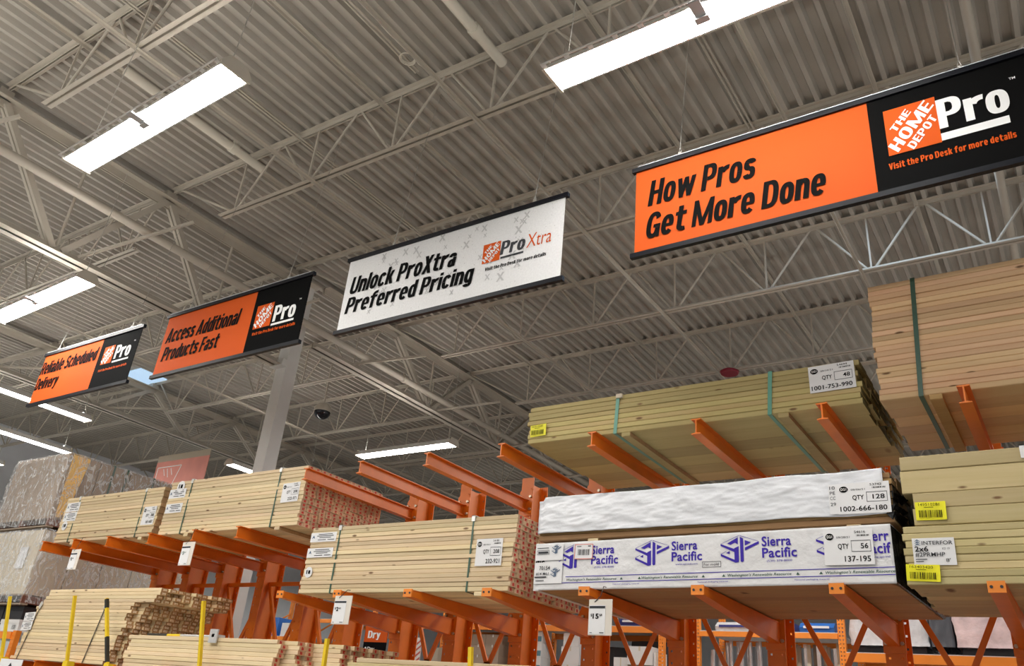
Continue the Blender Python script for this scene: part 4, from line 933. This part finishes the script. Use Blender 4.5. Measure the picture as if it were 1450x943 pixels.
for i in range(5):
    for j in range(4):
        me = board_mesh(1.95 if i % 2 else 1.80, .235, .0385, 'treated2' if i % 2 else 'spruce', 'end_plain'); o = bpy.data.objects.new('loose_plank', me); C.objects.link(o)
        o.location = (-5.48 + .08 * (i % 3) + random.uniform(0, .05), 5.63 + j * .238, 1.852 + i * .0392)
        tag(o, 'wide loose plank in the flat pile at the bottom edge under the middle stud bundle', 'plank', 'wide planks at the bottom edge')
root = thing('pry_bar', 'black and yellow bar with a grey end plate on the low board pile', 'tool', (-8.5, 5.9, 2.175))
zt = 1.852 + 8 * .0402 + .001
b = MB(); b.tube([(-8.6, 5.70, zt + .016), (-8.25, 5.70, zt + .016)], .015, 8); b.build('grip', 'strap_black', root)
b = MB(); b.tube([(-8.25, 5.70, zt + .016), (-8.02, 5.70, zt + .016)], .013, 8); b.build('yellow_section', 'yellow', root)
b = MB(); b.tube([(-8.02, 5.70, zt + .016), (-7.35, 5.70, zt + .016)], .013, 8); b.build('shaft', 'grey_clip', root)
b = MB(); b.box((-7.40, 5.585, zt - .055), (-7.28, 5.60, zt + .075)); b.box((-7.36, 5.585, zt + .0), (-7.32, 5.72, zt + .03)); b.build('end_plate', 'grey_clip', root)

# ------------------------------------------------------------------ price tags hanging from arm tips
def price_tag(x, zt, w_, h, price, cents, arm_z, label, yel=False):
    root = thing('price_tag', label, 'price tag', (x, 5.5, zt - h), 'price tags hanging from the arm tips')
    b = MB(); b.box((x, 5.500, zt - h), (x + w_, 5.506, zt)); b.build('plastic_sleeve', 'sleeve', root)
    b = MB(); b.box((x + .03 * w_, 5.497, zt - h * .97), (x + .72 * w_, 5.500, zt - h * .17)); cd_ = b.build('price_card', 'card', root)
    b = MB(); b.box((x + .04 * w_, 5.4955, zt - h * .26), (x + .71 * w_, 5.497, zt - h * .19)); b.build('header', 'ink_grey', cd_)
    fr = front(x, 5.496, zt - h, .001); b = MB()
    write(b, '$', fr, .10 * w_, .52 * h, .07 * w_, .07 * h, 0, bold=.02); write(b, price, fr, .19 * w_, .46 * h, .13 * w_ * len(price), .13 * h, 0, bold=.03); write(b, cents, fr, (.21 + .13 * len(price)) * w_, .53 * h, .12 * w_, .055 * h, 0, bold=.02)
    rect(b, fr, .08 * w_, .06 * h, .18 * w_, .075 * h); rect(b, fr, .5 * w_, .06 * h, .68 * w_, .08 * h); b.build('price_print', 'ink_green' if yel else 'ink_black', cd_)
    b = MB(); b.tube([(x + .25 * w_, 5.496, zt - .02), (x + .5 * w_, 5.497, zt + .02), (x + .55 * w_, 5.522, arm_z + .004), (x + .55 * w_, 5.56, arm_z + .006)], .003, 5); b.build('string', 'strap_black', root)
    return root
price_tag(-10.32, 3.13, .20, .245, '2', '98', 3.275, 'price tag hanging under the leftmost high stud bundle')
price_tag(-8.10, 3.13, .21, .25, '3', '12', 3.275, 'cream price tag hanging under the red stamped high bundle', True)
price_tag(-5.63, 2.55, .21, .245, '2', '62', 2.6, 'price tag hanging under the quantity 208 bundle in the middle')
price_tag(-3.02, 2.51, .19, .25, '15', '58', 2.6, 'price tag reading fifteen dollars under the logo printed bundle')

# ------------------------------------------------------------------ shrink-wrapped pallets at the left end
def pallet(root, xa, xb, ya, yb, z):
    for yy in [ya + (yb - ya - .09) * k / 6 for k in range(7)]:
        b = MB(); b.box((xa, yy, z + .12), (xb, yy + .09, z + .14)); b.build('deck_board', 'carton', root)
    for xx in (xa, (xa + xb) / 2 - .02, xb - .04):
        b = MB(); b.box((xx, ya, z + .02), (xx + .04, yb, z + .12)); b.build('stringer', 'carton_red', root)
    for yy in (ya, (ya + yb) / 2 - .05, yb - .1):
        b = MB(); b.box((xa, yy, z), (xb, yy + .1, z + .02)); b.build('foot_board', 'carton', root)
def wrapped(label, xa, xb, ya, yb, z0, z1, load_m, film_m, straps=(), sheet_at=None, bulge=.03, cards=0):
    root = thing('wrapped_pallet', label, 'wrapped pallet', ((xa + xb) / 2, (ya + yb) / 2, z0), 'shrink-wrapped pallets at the left end')
    pallet(root, xa, xb, ya, yb, z0); zb = z0 + .14
    n = max(2, int((yb - ya) / .5))
    for k in range(n):
        c = MB(); y_a, y_b = ya + (yb - ya) * k / n, ya + (yb - ya) * (k + 1) / n - .004
        c.box((xa + .02, y_a + .01, zb), (xb - .02, y_b, z1 - .01)); o = c.build('packed_sheets', load_m, root)
    if sheet_at:
        c = MB(); c.add([(xb - .012, sheet_at, z1 - .02), (xb - .012, sheet_at + .28, z1 - .02), (xb - .012, sheet_at + .20, zb + .35), (xb - .012, sheet_at + .10, zb + .02), (xb - .012, sheet_at + .02, zb + .02)], [(0, 1, 2, 3, 4)])
        c.add([(xb - .30, sheet_at, z1 - .004), (xb - .012, sheet_at, z1 - .004), (xb - .012, sheet_at + .28, z1 - .004), (xb - .30, sheet_at + .25, z1 - .004)], [(0, 1, 2, 3)])
        o = c.build('tan_corner_sheet', 'tan_paper', root); md = o.modifiers.new('thickness', 'SOLIDIFY'); md.thickness = .004
    for yy in straps:
        c = MB(); c.box((xb - .008, yy, zb), (xb - .004, yy + .03, z1)); c.box((xa, yy, z1 - .002), (xb - .004, yy + .03, z1 + .002)); c.build('strap', 'strap_green', root)
    for k in range(cards):
        c = MB(); c.box((xb - .5, ya - .004, z1 - .55), (xb - .28, ya, z1 - .25)); c.build('paper_label', 'card', root)
    b = MB(); nu, nz = 90, 20; per = [(xa, ya), (xb, ya), (xb, yb), (xa, yb)]
    Ls = [xb - xa, yb - ya, xb - xa, yb - ya]; tot = sum(Ls); vs = []
    for j in range(nz + 1):
        t = j / nz
        for i in range(nu):
            s = tot * i / nu; k = 0
            while s > Ls[k]: s -= Ls[k]; k += 1
            a, c = Vector(per[k]), Vector(per[(k + 1) % 4]); q = a + (c - a) * (s / Ls[k]); out = (Vector(((xa + xb) / 2, (ya + yb) / 2)) - q).normalized() * -1
            d = .012 + bulge * (.4 + .6 * abs(noise.noise(Vector((q.x * 3, q.y * 3, t * 3 + z0))))) * math.sin(math.pi * min(1, t * 1.02)) + .012 * noise.noise(Vector((q.x * 9, q.y * 9, t * 9)))
            if t > .93: d -= .03 * (t - .93) / .07
            q2 = q + out * d; vs.append((q2.x, q2.y, z0 + .03 + (z1 + .012 - z0 - .03) * t))
    fs = [(j * nu + i, j * nu + (i + 1) % nu, (j + 1) * nu + (i + 1) % nu, (j + 1) * nu + i) for j in range(nz) for i in range(nu)]
    b.add(vs, fs, 0, True); b.add(vs[-nu:], [tuple(range(nu))], 0); b.build('stretch_film', film_m, root)
    return root
wrapped('upper shrink-wrapped pallet with a tan corner sheet and green straps, left edge', -13.75, -12.2, 6.02, 8.6, 3.64, 4.75, 'carton', 'film2', (6.75, 6.98, 7.45), 6.08)
wrapped('lower shrink-wrapped pallet of cream boards stacked under the other at the left edge', -13.7, -12.15, 6.0, 8.5, 2.56, 3.60, 'cream', 'film', (), None, .02, 1)
def frame_rack(label, xs, ya, yb, H, levels, m='orange_beam', group='orange pallet racks in the background', decks=True):
    root = thing('pallet_rack', label, 'pallet rack', (xs[0], ya, 0), group)
    for X in xs:
        for yy in (ya, yb - .07):
            b = MB(); holed_plate(b, X - .045, X + .045, yy, yy + .004, 0, H, (X - .02, X + .02), .05, .008); b.box((X - .045, yy + .004, 0), (X - .041, yy + .07, H)); b.box((X + .041, yy + .004, 0), (X + .045, yy + .07, H))
            b.build('upright', m, root)
        for k in range(int(H)):
            b = MB(); b.bar((X, ya + .06, k + .15), (X, yb - .06, k + .75), .03, .03, ref=(1, 0, 0)); b.build('frame_brace', m, root)
    for (i, zb, zt) in levels:
        for yy in (ya - .02, yb - .02):
            b = MB(); b.box((xs[i] + .046, yy, zb), (xs[i + 1] - .046, yy + .045, zt)); b.build('beam', m, root)
        if decks: b = MB(); b.box((xs[i] + .046, ya, zt), (xs[i + 1] - .046, yb, zt + .012)); b.build('shelf_deck', 'grey_clip', root)
    return root
frame_rack('orange rack under the shrink-wrapped pallets at the left edge', [-15.2, -12.05], 6.0, 8.6, 2.22, [(0, 2.11, 2.20), (0, 1.3, 1.4)])
for k, (x, z, wd_, h, m, nm, lab) in enumerate([(-12.46, 2.213, .5, .16, 'white_box', 'carton', 'white carton with dark marks on the shelf under the wrapped pallets'), (-12.46, 2.381, .5, .165, 'dark', 'storage_case', 'black case on the white carton under the wrapped pallets'),
        (-13.0, 2.213, .5, .333, 'dark', 'storage_case', 'tall black case beside the white carton on the left shelf'), (-13.55, 2.213, .5, .333, 'dark', 'storage_case', 'tall black case farthest left on the shelf under the pallets')]):
    root = thing(nm, lab, 'box', (x, 6.1, z)); b = MB(); b.box((x - wd_ / 2, 6.1, z), (x + wd_ / 2, 8.3, z + h - .006)); b.build('body', m, root)
    b = MB(); b.box((x - wd_ / 2 - .006, 6.094, z + h - .05), (x + wd_ / 2 + .006, 8.306, z + h)); b.build('lid', m, root)
    if m == 'white_box':
        b = MB(); fr = front(x, 6.094, z); barcode(b, fr, .10, .03, .1, .06, 0, 4, 8); b.build('printed_mark', 'ink_black', root)
root = thing('rack_sign', 'white card sign with dark drawing in front of the lowest left arms', 'sign', (-11.0, 5.44, 1.62)); b = MB(); b.box((-11.03, 5.44, 1.60), (-10.52, 5.446, 1.838)); b.build('card', 'card', root)
b = MB(); fr = front(-11.03, 5.44, 1.60); b.flat([(.16, .10), (.26, .20), (.36, .10), (.30, .10), (.26, .15), (.22, .10)], fr); b.build('drawing', 'ink_grey', root)
b = MB(); b.box((-10.80, 5.446, 1.74), (-10.76, 5.505, 1.78)); b.box((-11.08, 5.49, 1.74), (-10.48, 5.505, 1.77)); b.build('holder', 'orange', root)

# ------------------------------------------------------------------ the aisle behind, glimpsed between the uprights
frame_rack('orange perforated pallet rack behind the middle uprights, second aisle', [-10.3, -7.85, -5.34], 12.0, 13.1, 3.9, [(0, 3.09, 3.18), (1, 3.09, 3.18), (0, 1.92, 2.02), (1, 1.92, 2.02)])
frame_rack('orange perforated pallet rack behind the right uprights, second aisle', [-4.78, -2.75, .3], 12.0, 13.1, 3.9, [(0, 3.06, 3.13), (1, 2.78, 2.89), (0, 1.92, 2.02)])
frame_rack('orange pallet rack farthest left through the uprights, beside a stepladder', [-16.9, -14.9, -13.05], 14.0, 15.1, 4.2, [(0, 3.0, 3.1), (1, 3.42, 3.5), (1, 2.3, 2.4), (0, 2.3, 2.4)])
def carton(x, yy, z, w_, d, h, m, label, cat='carton', group=None, tape='cream', mark=None):
    root = thing('carton', label, cat, (x + w_ / 2, yy + d / 2, z), group)
    b = MB(); b.box((x, yy, z), (x + w_, yy + d, z + h)); b.build('box', m, root)
    b = MB(); b.box((x + w_ * .46, yy - .0015, z + h * .75), (x + w_ * .54, yy, z + h)); b.box((x + w_ * .46, yy - .0015, z + h), (x + w_ * .54, yy + d, z + h + .0015)); b.build('tape', tape, root)
    if mark:
        b = MB(); b.box((x + .01, yy - .002, z + h * mark[1]), (x + w_ - .01, yy - .0005, z + h * mark[2])); b.box((x + .12 * w_, yy - .003, z + h * .72), (x + .34 * w_, yy - .002, z + h * .80)); b.build('printed_band', mark[0], root)
    return root
zs = 2.034
for k in range(6):
    carton(-7.73, 12.05, zs + k * .22, .27, .3, .218, 'white_box', 'white carton with a teal band, %s from the bottom of its narrow stack' % ordn(k), group='teal banded cartons', mark=('teal', .08, .45)) if k < 5 else None
for k, (x, z, w_, h, d, lab) in enumerate([(-7.15, zs, .36, .30, .4, 'white carton lowest of the wide stack behind the middle uprights'), (-7.13, zs + .302, .36, .26, .4, 'white carton in the middle of the wide stack behind the middle uprights'), (-7.08, zs + .564, .33, .27, .4, 'white carton topmost of the wide stack behind the middle uprights'), (-7.05, zs + .836, .28, .2, .35, 'small white carton capping the wide stack'),
    (-6.14, zs, .235, .70, .4, 'tall white carton left of the stack under the dark mesh'), (-5.895, zs, .40, .60, .5, 'brown carton under the large white carton behind the price tag'), (-5.895, zs + .602, .405, .26, .5, 'large white carton behind the fifteen dollar price tag'), (-5.475, zs, .08, .79, .3, 'slim white carton beside the perforated upright')]):
    carton(x, 12.04 if k != 6 else 12.0, z, w_, d, h, 'carton' if k == 5 else 'white_box', lab)
for r_ in range(6):
    for c_ in range(4):
        carton(-9.46 + c_ * .29, 12.06, zs + r_ * .165, .285, .3, .163, 'carton', 'small brown glossy carton in the even block of cartons behind the middle bundle', group='block of small cartons', tape='clip')
root = thing('shelf_unit', 'dark shelf unit with red edges standing behind the middle bundle', 'shelf', (-9.2, 12.6, zs)); b = MB()
b.box((-9.5, 12.5, zs), (-9.46, 12.9, 3.08)); b.box((-8.98, 12.5, zs), (-8.94, 12.9, 3.08)); b.build('side_panel', 'carton_red', root)
b = MB(); b.box((-9.46, 12.88, zs), (-8.98, 12.9, 3.08)); b.build('back_panel', 'dark', root)
for z in (2.2, 2.6, 3.04): b = MB(); b.box((-9.46, 12.5, z), (-8.98, 12.88, z + .03)); b.build('shelf_board', 'dark', root)
for k, (x, w_, h, m, lab) in enumerate([(-8.5, .5, .95, 'cream', 'beige wrapped load right of the small carton block'), (-7.4, .22, .75, 'carton', 'brown load between the two white carton stacks'), (-10.2, .6, .8, 'cream', 'cream wrapped load left of the small carton block'), (-6.75, .55, .9, 'dark', 'dark netted load left of the fifteen dollar price tag'), (-6.18, .74, 1.0, 'dark', 'dark netted load behind the fifteen dollar price tag')]):
    root = thing('covered_load', lab, 'load', (x + w_ / 2, 12.8, zs)); yq = 12.55
    b = MB(); b.box((x, yq, zs), (x + w_, 13.05, zs + .1)); b.build('base', 'carton', root)
    b = MB(); nn = 10; vs = []
    for j in range(5):
        for i in range(nn): a = 2 * math.pi * i / nn; q = .5 * (1 - .04 * j); sq = max(abs(math.cos(a)), abs(math.sin(a))); vs.append((x + w_ / 2 + w_ * q * math.cos(a) / sq * (1 + .03 * math.sin(i * 3 + j)), yq + .25 + .25 * math.sin(a) / sq, zs + .1 + (h - .1) * j / 4))
    b.add(vs, [(j * nn + i, j * nn + (i + 1) % nn, (j + 1) * nn + (i + 1) % nn, (j + 1) * nn + i) for j in range(4) for i in range(nn)], 0, False); b.add(vs[-nn:], [tuple(range(nn))]); b.build('cover', m, root)
root = thing('striped_panel', 'white panel with diagonal red stripes low behind the middle bundle', 'panel', (-10.1, 12.03, zs)); b = MB(); b.box((-10.22, 12.02, zs), (-9.96, 12.04, 2.94)); b.build('board', 'white_box', root)
b = MB()
for k in range(9): z = 2.1 + .1 * k; b.add([(-10.215, 12.018, z), (-9.965, 12.018, z + .18), (-9.965, 12.018, min(2.94, z + .22)), (-10.215, 12.018, z + .04)], [(0, 1, 2, 3)]) if z + .18 < 2.94 else None
b.build('stripes', 'striped', root)
rr = random.Random(8)
for k in range(13):
    x = -4.66 + .072 * k; h = rr.uniform(.84, .99) if k < 4 else rr.uniform(.99, 1.02); rad = .028 if k % 3 else .04
    b = MB(); b.tube([(x, 12.3 + .1 * (k % 2), zs), (x + rr.uniform(-.015, .015), 12.3 + .1 * (k % 2), zs + h)], rad, 12); b.tube([(x, 12.3 + .1 * (k % 2), zs + h * .02), (x, 12.3 + .1 * (k % 2), zs + h * .04)], rad * 1.08, 12)
    tag(b.build('steel_pipe', 'silver'), 'shiny steel pipe standing upright behind the second upright from the right', 'pipe', 'upright steel pipes')
for k in range(12):
    x = -3.55 + .066 * k; h = rr.uniform(.94, 1.01); m = ['silver', 'cream', 'carton'][k % 3]
    b = MB(); b.box((x, 12.26 + .08 * (k % 2), zs), (x + .05, 12.30 + .08 * (k % 2), zs + h)); b.box((x + .018, 12.255 + .08 * (k % 2), zs), (x + .032, 12.26 + .08 * (k % 2), zs + h))
    lb = {'silver': 'grey metal trim strip', 'cream': 'pale timber trim strip', 'carton': 'brown timber trim strip'}[m]
    tag(b.build('trim_strip', m), lb + ' standing on end between the right uprights', 'trim strip', lb + 's standing on end')
for k, (x, w_, m, lab) in enumerate([(-7.3, .5, 'white_box', 'white soft pack on the shelf above the white cartons'), (-6.05, .55, 'navy', 'navy soft pack on the shelf above the price tag'), (-4.5, .6, 'whitewrap', 'white soft pack on the shelf over the steel pipes, left'), (-3.85, .45, 'navy', 'navy soft pack on the shelf over the steel pipes, right'), (-3.3, .46, 'blue', 'blue soft pack on the shelf over the trim strips')]):
    z = 3.193 if x < -5 else 3.143
    root = thing('soft_pack', lab, 'pack', (x + w_ / 2, 12.3, z), 'soft packs along the back shelf')
    b = MB(); P = [(12.03, z), (12.5, z), (12.53, z + .06), (12.45, z + .13), (12.1, z + .13), (12.0, z + .06)]; b.prism(P, 'x', x, x + w_); b.build('bag', m, root)
    b = MB(); b.box((x + .06, 11.995, z + .05), (x + w_ - .06, 12.01, z + .08)); b.build('printed_strip', 'card' if m in ('navy', 'blue') else 'navy', root)
for k, (x, w_, m, h, lab) in enumerate([(-2.66, .95, 'whitewrap', .62, 'white shrink-wrapped load on the orange beam behind the right upright'), (-1.40, .98, 'pinkwrap', .62, 'pink and white bagged load on the orange beam at the right'), (-1.68, .26, 'greycloth', .6, 'dark grey draped cloth between the wrapped white loads')]):
    z = 2.903; root = thing('bagged_load', lab, 'load', (x + w_ / 2, 12.5, z), None)
    b = MB(); b.box((x + .05, 12.2, z), (x + w_ - .05, 12.95, z + .1)) if k < 2 else b.box((x, 12.1, z), (x + w_, 12.7, z + .02)); b.build('pallet_base', 'dark', root)
    b = MB(); nn = 40; vs = []
    for j in range(9):
        for i in range(nn):
            a = 2 * math.pi * i / nn; sq = max(abs(math.cos(a)), abs(math.sin(a))); q = .5 + .03 * noise.noise(Vector((i * .7, j * .8, k * 5)))
            vs.append((x + w_ / 2 + w_ * q * math.cos(a) / sq, 12.5 + .4 * math.sin(a) / sq + .03 * noise.noise(Vector((i * .5, j * .5, 9))), z + .1 + (h - .1) * j / 8))
    b.add(vs, [(j * nn + i, j * nn + (i + 1) % nn, (j + 1) * nn + (i + 1) % nn, (j + 1) * nn + i) for j in range(8) for i in range(nn)], 0, True); b.add(vs[-nn:], [tuple(range(nn))]); b.build('wrapped_body', m, root)
root = thing('department_sign', 'orange sign with white letters Dr above a black lower panel behind the left uprights', 'sign', (-12.9, 13.9, 2.41))
b = MB(); b.box((-13.14, 13.9, 3.03), (-12.5, 13.93, 3.55)); b.build('orange_panel', 'sign_orange', root); b = MB(); b.box((-13.14, 13.9, 2.41), (-12.5, 13.93, 3.03)); b.build('black_panel', 'sign_black', root)
b = MB(); fr = front(-13.14, 13.9, 2.41); sign_text(b, 'Dry', fr, .10, .70, .36, .15, 0); write(b, 'Dry', fr, .14, .46, .2, .06, 0, bold=.02); write(b, 'Li', fr, .14, .32, .14, .06, 0, bold=.02); disc(b, fr, .08, .49, .03, .03); disc(b, fr, .08, .35, .03, .03); b.build('lettering', 'ink_white', root)
root = thing('stepladder', 'white stepladder standing against the orange rack behind the left uprights', 'ladder', (-13.4, 13.7, 0))
for s in (-.19, .19): b = MB(); b.bar((-13.4 + s * 1.15, 13.6, 0), (-13.4 + s, 13.85, 3.4), .035, .06, ref=(0, 1, 0)); b.build('rail', 'white_box', root)
for k in range(11): z = .3 * (k + 1); b = MB(); b.box((-13.59, 13.6 + .0735 * z - .03, z - .015), (-13.21, 13.6 + .0735 * z + .03, z + .015)); b.build('rung', 'white_box', root)
carton(-16.75, 14.05, 3.113, .62, .5, .42, 'blue', 'blue carton on the far rack seen through the left uprights', tape='card')
carton(-16.0, 14.05, 3.113, .5, .5, .3, 'white_box', 'white carton beside the blue carton on the far rack')
root = thing('storage_bin', 'lime green bin on the far rack through the left uprights', 'bin', (-15.25, 14.2, 3.113))
b = MB(); b.add([(-15.4, 14.05, 3.113), (-15.1, 14.05, 3.113), (-15.1, 14.35, 3.113), (-15.4, 14.35, 3.113), (-15.43, 14.03, 3.33), (-15.07, 14.03, 3.33), (-15.07, 14.38, 3.33), (-15.43, 14.38, 3.33)], [(3, 2, 1, 0), (0, 1, 5, 4), (1, 2, 6, 5), (2, 3, 7, 6), (3, 0, 4, 7), (4, 5, 6, 7)]); b.build('tub', 'green', root)
b = MB(); b.box((-15.44, 14.02, 3.33), (-15.06, 14.39, 3.35)); b.build('lid', 'dark', root)

# ------------------------------------------------------------------ small fittings under the roof
root = thing('security_camera', 'round security camera dome with a black lower half hanging past the column', 'camera', (-13.3, 11.6, 7.5))
b = MB(); b.tube([(-13.3, 11.62, 7.55 + .18 * t) for t in (0, .5, 1)], [.19, .19, .12], 20); b.build('housing', 'steel', root)
b = MB(); b.tube([(-13.3, 11.62, 7.55 - .17 * math.sin(t)) for t in (1.5, 1.2, .9, .6, .3, 0)], [.18 * math.cos(t) + .002 for t in (1.5, 1.2, .9, .6, .3, 0)], 20); b.build('dome', 'black_glass', root)
b = MB(); b.tube([(-13.3, 11.62, 7.73), (-13.3, 11.62, ZD)], .02, 8); b.build('drop_pole', 'steel', root)
root = thing('alarm_light', 'dark red disc light hanging above the treated bundle', 'alarm light', (-4.47, 12.9, 7.5))
b = MB(); b.tube([(-4.47, 12.9, 7.56), (-4.47, 12.9, 7.60), (-4.47, 12.9, 7.63)], [.15, .17, .12], 20); b.build('lens', 'red_disc', root)
b = MB(); b.tube([(-4.47, 12.9, 7.63), (-4.47, 13.28, ZD - JD + .01)], .012, 6); b.build('bracket', 'steel', root)
